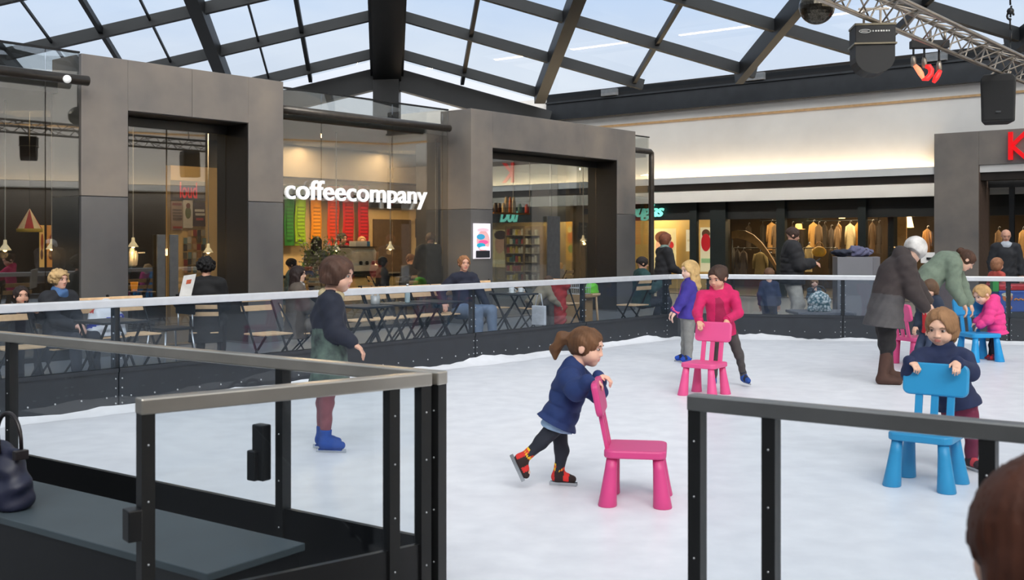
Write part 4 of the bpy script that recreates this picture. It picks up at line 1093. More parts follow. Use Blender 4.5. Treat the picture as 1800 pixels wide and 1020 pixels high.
# ------------------------------------------------------------------ shops under the white fascia
m_shopdk = mat('shop_dark', (30,32,32), .5, 0, .2, 2)
m_teal = mat('shop_post', (34,42,42), .45, .2, .1, 4)
CF = 26.0
sa_, sb_ = sW0, k1+9
struct('trim_6', MB().fB(sW0, sb_, CF, CF+.2, 2.04, 2.60), m_shopdk)
struct('ceiling_shop', MB().fB(sW0, sb_, CF+.2, 34, 2.58, 2.64), m_shopdk)
struct('wall_shop_back', MB().fB(sW0, sb_, 31.5, 31.7, 0, 2.6), mat('shop_back', (66,54,44), .7, 0, .3, .9))
struct('floor_shop', MB().fB(sW0, sb_, CF, 34, -.029, -.008), mat('shop_floor', (96,86,74), .4))
pi = 0
for u0, u1 in ((1216,1228),(1368,1383),(1511,1525),(1252,1279),(1010,1036)):
    struct('trim_%d' % (7+pi), MB().fB(sB(u0,CF), sB(u1,CF), CF-.12, CF+.02, 0, 2.58), m_teal); pi += 1
struct('wall_shop_pier', MB().fB(sB(1254,CF+.3), sB(1277,CF+.3), CF+.25, 26.5, 0, 2.56), m_shopdk)
struct('wall_shop_pier_right', MB().fB(sB(1562,CF+.3), sB(1572,CF+.3), CF+.25, 26.5, 0, 2.56), m_shopdk)
for i, (u0, u1) in enumerate(((870,1010),(1036,1215),(1229,1252),(1280,1368),(1384,1511),(1526,1640))):
    struct('window_%d' % (5+i), MB().fB(sB(u0,CF+.1), sB(u1,CF+.1), CF+.1, CF+.112, 0.02, 2.04), g_shop)
# cosmetics shop, cream back wall with posters
struct('wall_shop_cream', MB().fB(sB(860,28.5), sB(1252,28.3), 28.4, 28.5, 0, 2.5), mat('shop_cream', (214,186,126), .7, 0, .05, 2))
for u0, u1, v0, v1, lab in ((878,880,0,0,None),):
    pass
def word(u0, u1, vb, vt, c, label, txt='Douglas'):
    o = pB(sB(u0,c), c, zB(u0,vb,c)); t = thing('shop_sign', label, 'sign', o)
    tm = text_mb(txt, o, B1, Z1, sB(u1,c)-sB(u0,c), zB(u0,vt,c)-zB(u0,vb,c), .04, bold=.02, shear=.35, space=.85)
    obj('letters', tm, mat('sign_turquoise', (150,240,225), .4, emit=(130,235,215), es=1.1), t)
    obj('mount', MB().fB(sB(u0,c)+.1, sB(u1,c)-.1, c+.01, CF, zB(u0,vb,c)+.14, zB(u0,vb,c)+.17), m_black, t)
word(1086, 1168, 389, 361, CF-.06, 'turquoise script sign reading Douglas over the shop beside the cafe')
word(880, 912, 391, 363, CF-.06, 'turquoise script sign starting Dou, seen through the second cafe portal', 'Dou')
def poster(name, label, u0, u1, v0, v1, c, base, shapes, glow=.5, frameB=True, cat='poster'):
    """flat framed picture; shapes are (x, y, rx, ry, colour) in 0..1 of the sheet"""
    s_ = sB if frameB else sA; z_ = zB if frameB else zA; P_ = pB if frameB else pA
    a, b = s_(u0,c), s_(u1,c); um = (u0+u1)/2; zb, zt = z_(um,v1,c), z_(um,v0,c)
    ex = B1 if frameB else A1; nn = -A1 if frameB else -N1
    t = thing(name, label, cat, P_((a+b)/2,c,zb))
    mb = MB().hexa(P_(a,c,zb), ex*(b-a), -nn*.02, Z1*(zt-zb))
    obj('sheet', mb, mat('sheet_%d_%d_%d' % base, base, .5, var=.04, emit=base, es=glow), t)
    for i, (x, y, rx, ry, col) in enumerate(shapes):
        p = P_(a+(b-a)*x, c, zb+(zt-zb)*y); n = 18
        pts = [p+ex*((b-a)*rx*math.cos(2*PI*k/n))+Z1*((zt-zb)*ry*math.sin(2*PI*k/n)) for k in range(n)] if rx*ry < 1 and col[0] != 'r' else None
        cc_ = col if col[0] != 'r' else col[1:]
        if pts is None: pts = [p+ex*((b-a)*sx*rx)+Z1*((zt-zb)*sy*ry) for sx, sy in ((-1,-1),(1,-1),(1,1),(-1,1))]
        obj('print', MB().poly([q+nn*(.003+.003*i) for q in pts], nn*.002), mat('print_%d_%d_%d' % tuple(cc_), tuple(cc_), .5, var=.05, emit=cc_, es=glow), t)
    return t
face = (222,170,140)
poster('poster', 'bright poster with a large face beside the product shelves, seen through the cafe', 866, 894, 404, 470, 28.2, (226,206,150), [(.45,.62,.30,.26,face),(.5,.86,.4,.12,(70,46,36)),(.85,.6,.12,.34,(80,54,40)),(.4,.14,.4,.06,('r',236,226,190))])
poster('poster', 'cream poster with a face and red disc behind the walking woman', 1146, 1188, 402, 478, 28.2, (230,214,160), [(.45,.55,.3,.3,face),(.45,.8,.32,.14,(110,66,44)),(.78,.62,.14,.09,(196,40,44))])
poster('poster', 'narrow cream poster with a red round sticker right of the turquoise sign', 1231, 1251, 400, 478, 28.0, (232,224,190), [(.5,.86,.36,.10,(96,66,48)),(.5,.66,.42,.20,(196,30,44)),(.5,.25,.4,.05,('r',150,190,140))])
poster('poster', 'plain pale panel left of the narrow cream poster', 1206, 1216, 404, 442, 28.1, (236,226,196), [(.5,.5,.3,.05,('r',220,204,160))])
poster('poster', 'yellow and orange lit poster behind the lamp of the second portal', 995, 1013, 390, 458, 28.2, (236,176,70), [(.5,.6,.36,.16,(222,120,40)),(.5,.3,.3,.1,(120,150,60)),(.4,.8,.25,.08,(250,226,140))])
# product shelves
def shelves(name, label, u0, u1, v0, v1, c, rows, per, cols, grp):
    a, b = sB(u0,c), sB(u1,c); zb, zt = zB(u0,v1,c), zB(u0,v0,c)
    t = thing(name, label, 'shelf', pB((a+b)/2,c,max(zb,0)))
    mb = MB().fB(a-.03, a, c-.3, c, -.01, zt).fB(b, b+.03, c-.3, c, -.01, zt).fB(a, b, c-.02, c, 0, zt)
    obj('side_panel', mb, mat('shelf_wood', (150,126,96), .6), t)
    for r in range(rows):
        z = zb+(zt-zb)*(r+.02)/rows
        obj('shelf_board', MB().fB(a, b, c-.3, c-.02, z-.02, z), mat('shelf_board', (196,186,170), .5), t)
        for k in range(per):
            x = a+(b-a)*(k+.5)/per; w_ = (b-a)/per*.36; hh_ = (zt-zb)/rows*random.uniform(.5,.78); cl = cols[(r*3+k*random.randint(1,3)) % len(cols)]
            o = obj('product_box', MB().fB(x-w_, x+w_, c-.26, c-.12, z+.001, z+hh_), mat('product_%d_%d_%d' % cl, cl, .4), None)
            rebase(o, pB(x,c-.2,z)); tag(o, grp[0], 'package', grp[1])
pc = [(214,196,70),(226,226,222),(60,120,130),(190,60,60),(70,60,60),(220,180,150)]
shelves('product_shelf', 'tall product shelf seen through the second cafe portal, left part', 899, 929, 398, 492, 28.2, 6, 6, pc, ('small package on the shop shelves seen through the second portal', 'packages on the shop shelves'))
shelves('product_shelf', 'tall product shelf seen through the second cafe portal, right part beside the dark pull', 932, 958, 398, 492, 28.0, 6, 5, [(226,226,222),(200,200,196),(90,84,80),(150,140,130)], ('small package on the shop shelves seen through the second portal', 'packages on the shop shelves'))
# hanging cafe shelf with jars
t = thing('wall_shelf', 'warm wooden hanging shelf with jars and boxes inside the second portal', 'shelf', pA(sA(898,14.6),14.6,zA(898,374,14.6)))
za = zA(898,374,14.6)
obj('board', MB().fA(sA(868,14.6), sA(932,14.6), 14.6, 14.85, za-.03, za), mat('shelf_warm', (170,110,60), .5), t)
obj('rod', MB().tube([pA(sA(902,14.7),14.7,za), pA(sA(902,14.7),14.7,3.36)], .008, 6).tube([pA(sA(931,14.7),14.7,za), pA(sA(931,14.7),14.7,3.36)], .008, 6), m_white, t)
jc = [(60,40,30),(90,50,34),(226,200,150),(214,190,150),(206,120,70),(236,226,200),(96,140,140),(190,60,50)]
for i, u in enumerate((871,878,885,890,897,903,914,926)):
    w_ = .045 if i not in (2,4) else .035; hj = .20 if i not in (3,4,5) else .34
    o = obj('jar', MB().lathe([(w_,0),(w_*1.05,.02),(w_*1.05,hj*.72),(w_*.6,hj*.86),(w_*.62,hj)], pA(sA(u,14.72),14.72,za+.001), 12), mat('jar_%d' % i, jc[i], .35), None)
    rebase(o, pA(sA(u,14.72),14.72,za)); tag(o, ['dark jar at the left end of the hanging cafe shelf','brown jar second on the hanging cafe shelf','slim cream carton third on the hanging cafe shelf','tall tan carton fourth on the hanging cafe shelf','tall orange-brown tin mid hanging cafe shelf','tall cream tin by the rod of the hanging cafe shelf','teal and white tub on the hanging cafe shelf','red tub at the right end of the hanging cafe shelf'][i], 'jar', 'jars on the hanging cafe shelf')
# clothes in the dark shop
def garment(u0, u1, v0, v1, c, col, label, grp, sleeves=True, yaw=0.0):
    um = (u0+u1)/2; a, b = sB(u0,c), sB(u1,c); w_ = (b-a)*.5; z1_, z0_ = zB(um,v0,c), zB(um,v1,c); h_ = z1_-z0_
    p = pB((a+b)/2, c, z0_); ex = (B1*math.cos(yaw)+A1*math.sin(yaw)); ey = V((-ex.y, ex.x, 0))
    t = thing('hanging_coat', label, 'coat', p, group=grp)
    mb = MB(); n = 20; vs = []; fs = []
    prof = ((1.0,.16,.12),(.965,.30,.3),(.93,.62,.45),(.88,.74,.55),(.7,.66,.6),(.45,.66,.62),(.2,.74,.7),(0,.8,.72))
    for zf, wf, df in prof:
        for j in range(n):
            an = 2*PI*j/n; rp_ = 1+.07*math.sin(an*6+u0)*(1-zf)
            vs.append(p+ex*(w_*wf*math.cos(an)*rp_)+ey*(w_*.42*df*math.sin(an)*rp_)+Z1*(h_*zf))
    for i in range(len(prof)-1):
        for j in range(n): fs.append((i*n+j, (i+1)*n+j, (i+1)*n+(j+1)%n, i*n+(j+1)%n))
    mb.add(vs, fs, True)
    if sleeves:
        for sg in (-1,1): mb.tube([p+ex*(sg*w_*.62)+Z1*h_*.9, p+ex*(sg*w_*.84)+Z1*h_*.6, p+ex*(sg*w_*.86)+Z1*h_*.30], [w_*.22, w_*.20, w_*.16], 8)
    obj('cloth', mb, cmat(col, 'coat'), t)
    q = p+Z1*h_
    obj('hanger', MB().tube([q-Z1*.02, q+Z1*.05, q+ex*.03+Z1*.08, q+ex*.05+Z1*.05], .006, 6), m_bolt, t)
for a in ((1347,1366,391,440,(150,112,64)),(1356,1372,394,446,(92,72,50)),(1421,1439,391,440,(176,134,74)),(1432,1446,394,446,(86,66,44)),(1485,1504,393,446,(176,160,126)),(1502,1514,391,446,(196,140,66)),(1527,1540,391,446,(84,64,44)),(1456,1466,400,450,(64,54,48)),(1466,1478,398,450,(110,86,60))):
    garment(a[0], a[1], a[2], a[3], 29.2+random.uniform(-.25,.25), a[4], 'coat on a hanger on the upper rail of the dark clothes shop', 'coats on the upper shop rail')
for a in ((1323,1350,443,486,(120,104,66)),(1346,1362,448,490,(60,54,50)),(1414,1429,431,478,(206,184,134)),(1456,1464,440,486,(58,52,46)),(1463,1470,440,486,(86,70,54)),(1291,1301,438,486,(54,46,42)),(1300,1314,440,486,(70,58,50))):
    garment(a[0], a[1], a[2], a[3], 28.0+random.uniform(-.2,.2), a[4], 'jacket on a low rack near the window of the dark clothes shop', 'jackets on the low shop racks')
for i_, a in enumerate(((1336,1346,392,446,(52,46,42)),(1388,1398,394,450,(70,56,44)),(1404,1414,396,450,(50,44,42)),(1444,1455,394,446,(60,52,46)),(1468,1480,393,440,(94,74,52)),(1540,1550,392,446,(58,50,46)),(1310,1322,396,440,(72,60,50)))):
    garment(a[0], a[1], a[2], a[3], 30.2+.12*(i_%3), a[4], 'dark coat deep in the clothes shop behind the upper rail', 'dark coats deep in the clothes shop')
for u0, u1, v, c, l in ((1335,1372,388,29.2,'upper clothes rail left of the slim post in the dark shop'),(1418,1546,388,29.2,'upper clothes rail right of the slim post in the dark shop')):
    t = thing('clothes_rail', l, 'rail', pB(sB(u0,c),c,zB(u0,v,c)))
    z = zB((u0+u1)/2,v,c)
    obj('bar', MB().tube([pB(sB(u0,c),c,z), pB(sB(u1,c),c,z)], .014, 8), m_black, t)
    for u in (u0+2, u1-2): obj('hanger_rod', MB().tube([pB(sB(u,c),c,z), pB(sB(u,c),c,2.58)], .012, 6), m_black, t)
for u0, u1, c, l in ((1290,1364,28.0,'low clothes rack behind the boy at the barrier'),(1412,1472,28.0,'low clothes rack behind the man looking at his phone')):
    z = zB(u0,436,c); t = thing('clothes_rack', l, 'rack', pB((sB(u0,c)+sB(u1,c))/2,c,0))
    obj('bar', MB().tube([pB(sB(u0,c),c,z), pB(sB(u1,c),c,z)], .014, 8), m_black, t)
    for u in (u0, u1): obj('leg', MB().tube([pB(sB(u,c),c,z), pB(sB(u,c),c,-.01)], .014, 8), m_black, t)
t = thing('handbag', 'mustard yellow handbag hanging in the clothes shop window', 'bag', pB(sB(1440,27.4),27.4,zB(1440,452,27.4)))
bz = zB(1440,452,27.4); S = SD(.02); q = pB(sB(1440,27.4),27.4,bz+.14); S.ell(q, (.20,.08,.15), (B1,A1,Z1)); S.keep(q-Z1*.13, Z1)
sobj('body', S.mesh(), mat('bag_mustard', (196,146,40), .5), t)
obj('handle', MB().tube([q+B1*(.12*math.cos(a))+Z1*(.10+.16*math.sin(a)) for a in np.linspace(0,PI,9)], .012, 6), mat('bag_mustard_dark', (150,106,30), .5), t)
t = thing('straw_hat', 'pale hat with a dark band high in the clothes shop', 'hat', pB(sB(1404,28.6),28.6,zB(1404,403,28.6)))
q = pB(sB(1404,28.6),28.6,zB(1404,403,28.6))
obj('crown', MB().lathe([(.10,0),(.10,.03),(.095,.13),(.06,.155),(0.0,.15)], q, 16), mat('hat_straw', (214,180,120), .7), t)
obj('brim', MB().lathe([(.09,0),(.18,-.01),(.185,.0),(.09,.015)], q, 18), mat('hat_straw', (214,180,120), .7), t)
obj('stand', MB().tube([q, V((q.x,q.y,-.01))], .012, 6), m_black, t)
# brown arc decoration
t = thing('arc_decoration', 'broad brown curved band decoration in the clothes shop window', 'decoration', pB(sB(1312,26.8),26.8,0))
mb = MB(); pts0 = []; pts1 = []
for u, v, wv in ((1286,413,12),(1297,412,14),(1310,414,16),(1324,421,16),(1338,433,14),(1350,448,11),(1360,464,10),(1372,486,10)):
    pts0.append(pB(sB(u,26.8),26.8,zB(u,v-wv*.5,26.8))); pts1.append(pB(sB(u,26.8),26.8,zB(u,v+wv*.5,26.8)))
for i in range(len(pts0)-1): mb.hexa(pts1[i], pts1[i+1]-pts1[i], A1*.06, pts0[i]-pts1[i])
obj('band', MB().poly(pts0+pts1[::-1], A1*.06), mat('arc_brown', (150,108,58), .5), t)
obj('support', MB().tube([pts1[0]+A1*.03, V((pts1[0].x,pts1[0].y,-.01))+A1*.03], .02, 6), m_black, t)
# shop window lamp and tan doorway panel
struct('wall_shop_panel', MB().fB(sB(1571,27.5), sB(1593,27.5), 27.5, 27.56, 0, 2.3), mat('shop_panel', (206,164,108), .6))
def lampobj(u, v, c, label, r=.13):
    p = pB(sB(u,c),c,zB(u,v,c)); t = thing('shop_lamp', label, 'lamp', p)
    obj('shade', MB().lathe([(r*.5,.30),(r,.0),(r*.9,.0),(r*.4,.28)], p, 16), mat('lamp_cream', (250,226,170), .4, emit=(255,214,140), es=5), t)
    obj('cord', MB().tube([p+Z1*.28, V((p.x,p.y,2.58))], .008, 6), m_black, t)
    point('shop_lamp_light', p-Z1*.05, 26, (255,196,120), .08)
lampobj(1597, 400, 28.0, 'glowing cream lamp in the clothes shop above the knitted hat')
lampobj(1480, 384, 30.3, 'small glowing lamp deep in the clothes shop above the light coats', .09)
garment(1621, 1639, 402, 452, 28.3, (120,88,54), 'brown coat beside the glowing lamp left of the grey portal', 'coats beside the lamp')
for u, c, p_, sx_ in ((1090,27.3,60,5),(930,27.3,40,3),(1330,28.4,34,2.5),(1450,28.4,50,3),(1600,28.0,24,1.2),(1780,27,26,2)):
    area('shop_light', pB(sB(u,c),c,2.5), (0,0,-1), sx_, .8, p_*2.6, (255,226,178))
# shop deep on the far right
garment(1748, 1762, 404, 462, 27.5, (110,84,60), 'brown garment left of the bald man in the shop doorway', 'garments in the right doorway')
garment(1790, 1806, 404, 462, 27.5, (150,116,70), 'tan garment right of the bald man in the shop doorway', 'garments in the right doorway')

# ------------------------------------------------------------------ truss and stage gear
TZ = 3.64
TE = V((6.40,14.0,TZ)); TN = TE-A1*7.4; TF = TE+A1*1.4
m_truss = mat('truss_alu', (156,146,134), .35, .75, .1, 10)
t = thing('lighting_truss', 'grey triangular aluminium truss hanging under the glass roof', 'truss', TN)
sdv = V((A1.y,-A1.x,0))
ch = [V((0,0,0)), sdv*-.02+Z1*.25, sdv*.30+Z1*.16]
for c_ in ch: obj('chord', MB().tube([TN+c_, TF+c_], .025, 10), m_truss, t)
L = (TF-TN).length; n = 30
for a, b in ((0,1),(1,2),(2,0)):
    mb = MB()
    for i in range(n):
        p = TN+A1*(L*i/n)+(ch[a] if i % 2 == 0 else ch[b]); q = TN+A1*(L*(i+1)/n)+(ch[b] if i % 2 == 0 else ch[a])
        mb.tube([p,q], .010, 6)
    obj('lacing', mb, m_truss, t)
mb = MB()
p = TE+V((0,0,.22)); hk = TE+A1*.0+sdv*.1
for i in range(26):
    z = TZ+.24+i*.16
    mb.tube([hk+V((0,0,z-TZ)), hk+V((.012*(i%2),.012*((i+1)%2),z-TZ+.15))], .012, 6)
obj('chain', mb, m_black, t)
obj('chain_hook', MB().tube([hk+Z1*.74+sdv*.04*math.cos(a)+Z1*.05*math.sin(a) for a in np.linspace(0,5,9)], .014, 6).ball(hk+Z1*.80, .045), m_black, t)
# loudspeaker
sp = TE+A1*.0; d_ = 14.0
q0 = px(1753,178,d_)
m_spk = mat('speaker_black', (13,13,14), .6, 0, .1, 30)
t = thing('loudspeaker', 'black loudspeaker hanging from the end of the truss beside the red letter', 'speaker', q0)
fx = V((.93,-.36,0)).normalized(); fy = V((.36,.93,0)).normalized()
def sec(k, z): 
    o = q0+Z1*z+fy*(-.03*z)
    return [o+fx*(-.215*k)+fy*-.20, o+fx*(.215*k)+fy*-.20, o+fx*(.16*k)+fy*.2, o+fx*(-.16*k)+fy*.2]
sx_ = V((1,0,0)); 
bx = MB(); A_ = sec(.93,-.29); B_ = sec(1.0,.27); C_ = sec(.8,.33)
bx.add(A_+B_+C_, [(0,3,2,1),(0,1,5,4),(1,2,6,5),(2,3,7,6),(3,0,4,7),(4,5,9,8),(5,6,10,9),(6,7,11,10),(7,4,8,11),(8,9,10,11)])
obj('cabinet', bx, m_spk, t, .02)
g_ = [A_[0]*.92+A_[1]*.08, A_[0]*.08+A_[1]*.92, B_[0]*.08+B_[1]*.92, B_[0]*.92+B_[1]*.08]
obj('grille', MB().poly([x-fy*.004+Z1*(.03 if i < 2 else -.03) for i, x in enumerate(g_)], -fy*.008), mat('speaker_grille', (18,19,20), .8, 0, .3, 90), t)
obj('badge', MB().hexa(q0-fy*.226-fx*.03-Z1*.17, fx*.06, -fy*.004, Z1*.02), mat('badge_grey', (70,72,74), .4, .5), t)
for sgn in (-1,1): obj('bracket', MB().bar(q0+Z1*.31+fx*.12*sgn, TE+fx*.10*sgn+fy*.0+Z1*.02, .02, .02), m_truss, t)
# round-bottomed scanner lamp under the truss
q1 = px(1533,62,10.6)
t = thing('effect_light', 'black stage light with rounded belly and white logo stripe under the truss', 'stage light', q1)
ex = V((1,-.12,0)).normalized(); ey = V((.12,1,0)).normalized()
w2 = .19
bx = MB().hexa(q1-ex*w2-ey*.16-Z1*.10, ex*2*w2, ey*.32, Z1*.17)
obj('housing', bx, m_spk, t, .006)
pr = [(-w2*.98,-.115)]+[(w2*.98*math.cos(a), -.24-.16*math.sin(a)+.0) for a in np.linspace(PI,0,13)]+[(w2*.98,-.115)]
obj('belly', MB().poly([q1+ex*x+Z1*z-ey*.15 for x, z in pr], ey*.30), m_spk, t)
obj('rim', MB().hexa(q1-ex*(w2+.012)-ey*.17-Z1*.115, ex*(2*w2+.024), ey*.34, Z1*.016).hexa(q1-ex*(w2+.006)-ey*.165+Z1*.07, ex*(2*w2+.012), ey*.33, Z1*.02), mat('scanner_rim', (110,102,84), .4, .4), t)
lg = MB(); fr = q1-ey*.162+Z1*.012
elp = [fr+ex*(-.10+.055*math.cos(a))+Z1*(.016*math.sin(a)) for a in np.linspace(0,2*PI,21)]
lg.tube(elp, .0035, 5)
obj('logo', lg, mat('logo_white', (214,212,206), .5), t)
obj('logo', MB().hexa(fr+ex*-.135-Z1*.003-ey*.003, ex*.06, ey*.003, Z1*.006), mat('logo_white', (214,212,206), .5), t)
lt = MB()
for i, wd in enumerate((.012,.016,.014,.018,.014,.016,.012)): lt.hexa(fr+ex*(-.03+.025*i)-Z1*.007-ey*.003, ex*wd, ey*.003, Z1*.015)
obj('logo_lettering', lt, mat('logo_white', (214,212,206), .5), t)
obj('yoke', MB().bar(q1+Z1*.09-ex*.08, q1+Z1*.26-ex*.08, .018, .018).bar(q1+Z1*.09+ex*.08, q1+Z1*.26+ex*.08, .018, .018).bar(q1+Z1*.26-ex*.13, q1+Z1*.26+ex*.16, .02, .02), m_truss, t)
# mirror ball
q2 = px(1436,12,11.6)
t = thing('mirror_ball', 'dark faceted ball hanging at the top beside the roof beam', 'mirror ball', q2)
o = obj('ball', MB().ball(q2, .19, 28, 18), mat('mirror_tiles', (70,66,58), .18, .9, .35, 60, kind='voronoi'), t)
for p_ in o.data.polygons: p_.use_smooth = False
obj('stem', MB().tube([q2+Z1*.185, q2+Z1*.9], .012, 6), m_black, t)
# red lamps hanging from a bar
q3 = px(1632,88,12.2)
t = thing('lamp_bar', 'black bar of clamps carrying the red snake lamps under the truss', 'lamp bar', q3)
obj('bar', MB().hexa(q3-ex*.20-ey*.05+Z1*.02, ex*.42, ey*.1, Z1*.085), m_spk, t, .005)
for k in (-.17,.02,.18): obj('clamp', MB().tube([q3+ex*k+Z1*.10, q3+ex*k+Z1*.22], .016, 8), m_truss, t)
m_redl = mat('red_lamp', (230,40,40), .4, var=.3, scale=40, emit=(235,40,36), es=.8)
m_orl = mat('orange_lamp', (240,150,110), .4, var=.3, scale=40, emit=(250,130,90), es=1.2)
for i, (pts, m_, l) in enumerate((([(1608,115),(1614,122),(1619,130),(1623,138)], m_orl, 'orange glowing tube lamp, left of the red pair under the truss'),
        ([(1627,117),(1633,117),(1637,123),(1636,131),(1630,138),(1621,139)], m_redl, 'curled red glowing tube lamp under the truss'), ([(1653,124),(1649,131),(1645,138),(1641,145)], m_redl, 'straight red glowing tube lamp right of the curled one'))):
    P_ = [px(u, v, 12.15) for u, v in pts]; t = thing('tube_lamp', l, 'lamp', P_[0])
    obj('tube', MB().tube(P_, [.022]+[.032]*(len(P_)-2)+[.02], 10), m_, t)
    obj('socket', MB().lathe([(.02,0),(.03,.02),(.03,.09),(.02,.12)], P_[0]+V((0,.04,-.01)), 10), m_truss, t)
    obj('neck', MB().tube([P_[0]+V((0,.04,.10)), V((P_[0].x,P_[0].y+.04,q3.z+.03))], .012, 6), m_spk, t)
# ------------------------------------------------------------------ cafe terrace furniture
m_slat = mat('chair_slat', (238,198,152), .55, 0, .12, 14)
m_iron = mat('chair_iron', (26,28,30), .45, .4, .1, 8)
GZ = -.03
def make_cafe_chair():
    t = thing('cafe_chair', '', 'chair')
    mb = MB()
    for i in range(5): x = -.15+.075*i; mb.box(x-.030, x+.030, -.20, .20, .44, .458)
    obj('seat', mb, m_slat, t, .004)
    mb = MB()
    for z in (.695,.80): mb.hexa((-.215-.06*(z-.665)*2,-.21,z), (.016,0,0), (0,.42,0), (-.012,0,.062))
    obj('backrest', mb, m_slat, t, .004)
    for y in (-.205,.205):
        obj('leg', MB().bar((-.265,y,.88),(.20,y,0),.022,.014,(0,1,0)), m_iron, t)
        obj('leg', MB().bar((.20,y*.9,.44),(-.22,y*.9,0),.022,.014,(0,1,0)), m_iron, t)
    obj('stretcher', MB().bar((.17,-.2,.06),(.17,.2,.06),.014,.014).bar((-.19,-.19,.06),(-.19,.19,.06),.014,.014).bar((-.04,-.2,.43),(-.04,.2,.43),.014,.014), m_iron, t)
    return t
ch0 = make_cafe_chair(); used = [0]
def cafe_chair(u, c, yaw, label):
    p = pA(sA(u,c), c, GZ)
    if not used[0]:
        used[0] = 1; o = ch0; o.location = p; o.rotation_euler = (0,0,yaw)
    else: o = dup(ch0, p, yaw)
    o['label'] = label; o['group'] = 'folding slatted chairs on the cafe terrace'
YR = math.atan2(-N1.y, -N1.x)            # facing the rink
YA = math.atan2(A1.y, A1.x)
cafe_chair(30, 10.35, YR, 'folding slatted chair at the far left edge beside the curly-haired woman')
cafe_chair(181, 10.8, YR, 'folding slatted chair just right of the curly-haired woman, behind the striped bag')
cafe_chair(240, 10.85, YR, 'second folding slatted chair right of the curly-haired woman')
cafe_chair(472, 9.75, YR, 'folding slatted chair left of the woman in the brown coat')
cafe_chair(634, 10.5, YR, 'leftmost folding slatted chair of the row along the tables')
cafe_chair(678, 10.5, YR, 'second folding slatted chair from the left in the row along the tables')
cafe_chair(719, 10.5, YR, 'third folding slatted chair from the left in the row along the tables')
cafe_chair(758, 10.5, YR, 'folding slatted chair just left of the man in the navy jumper')
cafe_chair(796, 10.5, YR, 'folding slatted chair under the arm of the man in the navy jumper')
cafe_chair(866, 10.9, YR, 'folding slatted chair behind the table with white cups')
cafe_chair(1112, 9.65, YR+PI, 'folding slatted chair under the man in the teal jacket, its back to the rink')
def make_table():
    t = thing('cafe_table', '', 'table')
    obj('tabletop', MB().box(-.28,.28,-.245,.245,.685,.71), mat('table_top', (40,44,48), .35, .2), t, .008)
    for y in (-.20,.20):
        obj('leg', MB().bar((-.24,y,.685),(.26,y,0),.022,.016,(0,1,0)), m_iron, t); obj('leg', MB().bar((.24,y*.92,.685),(-.26,y*.92,0),.022,.016,(0,1,0)), m_iron, t)
    obj('stretcher', MB().bar((.25,-.2,.05),(.25,.2,.05),.014,.014).bar((-.25,-.19,.05),(-.25,.19,.05),.014,.014), m_iron, t)
    return t
tb0 = make_table(); usedt = [0]
def table(u, c, label):
    p = pA(sA(u,c), c, GZ)
    if not usedt[0]: usedt[0] = 1; o = tb0; o.location = p; o.rotation_euler = (0,0,YR)
    else: o = dup(tb0, p, YR)
    o['label'] = label; o['group'] = 'small dark terrace tables'
    return p+Z1*.71
def cup(p, label, h=.09, r=.04, col=(236,236,234)):
    t = thing('cup', label, 'cup', p, group='crockery on the terrace tables')
    obj('body', MB().lathe([(r*.7,.006),(r,.02),(r*1.05,h),(r*.95,h),(r*.85,.02),(0,.018)], p, 14), mat('china', col, .25), t)
    obj('saucer', MB().lathe([(r*.9,0),(r*1.7,.008),(r*1.7,.012),(r*.9,.007)], p, 16), mat('china', col, .25), t)
    obj('handle', MB().tube([p+V((r*1.0,0,h*.75)), p+V((r*1.7,0,h*.6)), p+V((r*1.6,0,h*.35)), p+V((r*.95,0,h*.25))], .006, 6), mat('china', col, .25), t)
q = table(196, 9.72, 'dark terrace table in front of the curly-haired woman')
q = table(638, 9.62, 'dark terrace table with a napkin holder, left of the long row')
q1_ = q; q = table(704, 9.62, 'dark terrace table in the middle of the long row')
q2_ = q; q = table(766, 9.62, 'dark terrace table in front of the man in the navy jumper')
t = thing('napkin_holder', 'small steel holder with white napkins on a terrace table', 'napkin holder', q1_+A1*.05)
p = q1_+A1*.20
obj('tin', MB().lathe([(.05,0),(.055,.02),(.06,.11),(.055,.11),(.05,.02)], p, 16), mat('machine_steel', (205,205,200), .25, .8), t)
obj('napkins', MB().hexa(p+V((-.03,-.03,.03)), V((.02,.01,0)), V((0,.06,0)), V((-.02,0,.14))).hexa(p+V((.01,-.03,.03)), V((.02,.01,0)), V((0,.06,0)), V((.02,0,.14))), m_white, t)
t = thing('bottle', 'clear little water bottle on the middle terrace table', 'bottle', q2_+A1*.12)
obj('body', MB().lathe([(.03,0),(.034,.01),(.034,.13),(.014,.18),(.014,.21)], q2_+A1*.12, 12), mat('bottle_glass', (190,205,205), .1), t)
obj('cap', MB().lathe([(.017,.21),(.017,.235)], q2_+A1*.12, 10), m_bolt, t)
q = table(903, 10.2, 'dark terrace table with white cups right of the barrier post')
cup(q+A1*-.05, 'white cup nearer the barrier post on the table with cups'); cup(q+A1*.22+N1*.05, 'white cup at the far side of the table with cups', .07, .035)
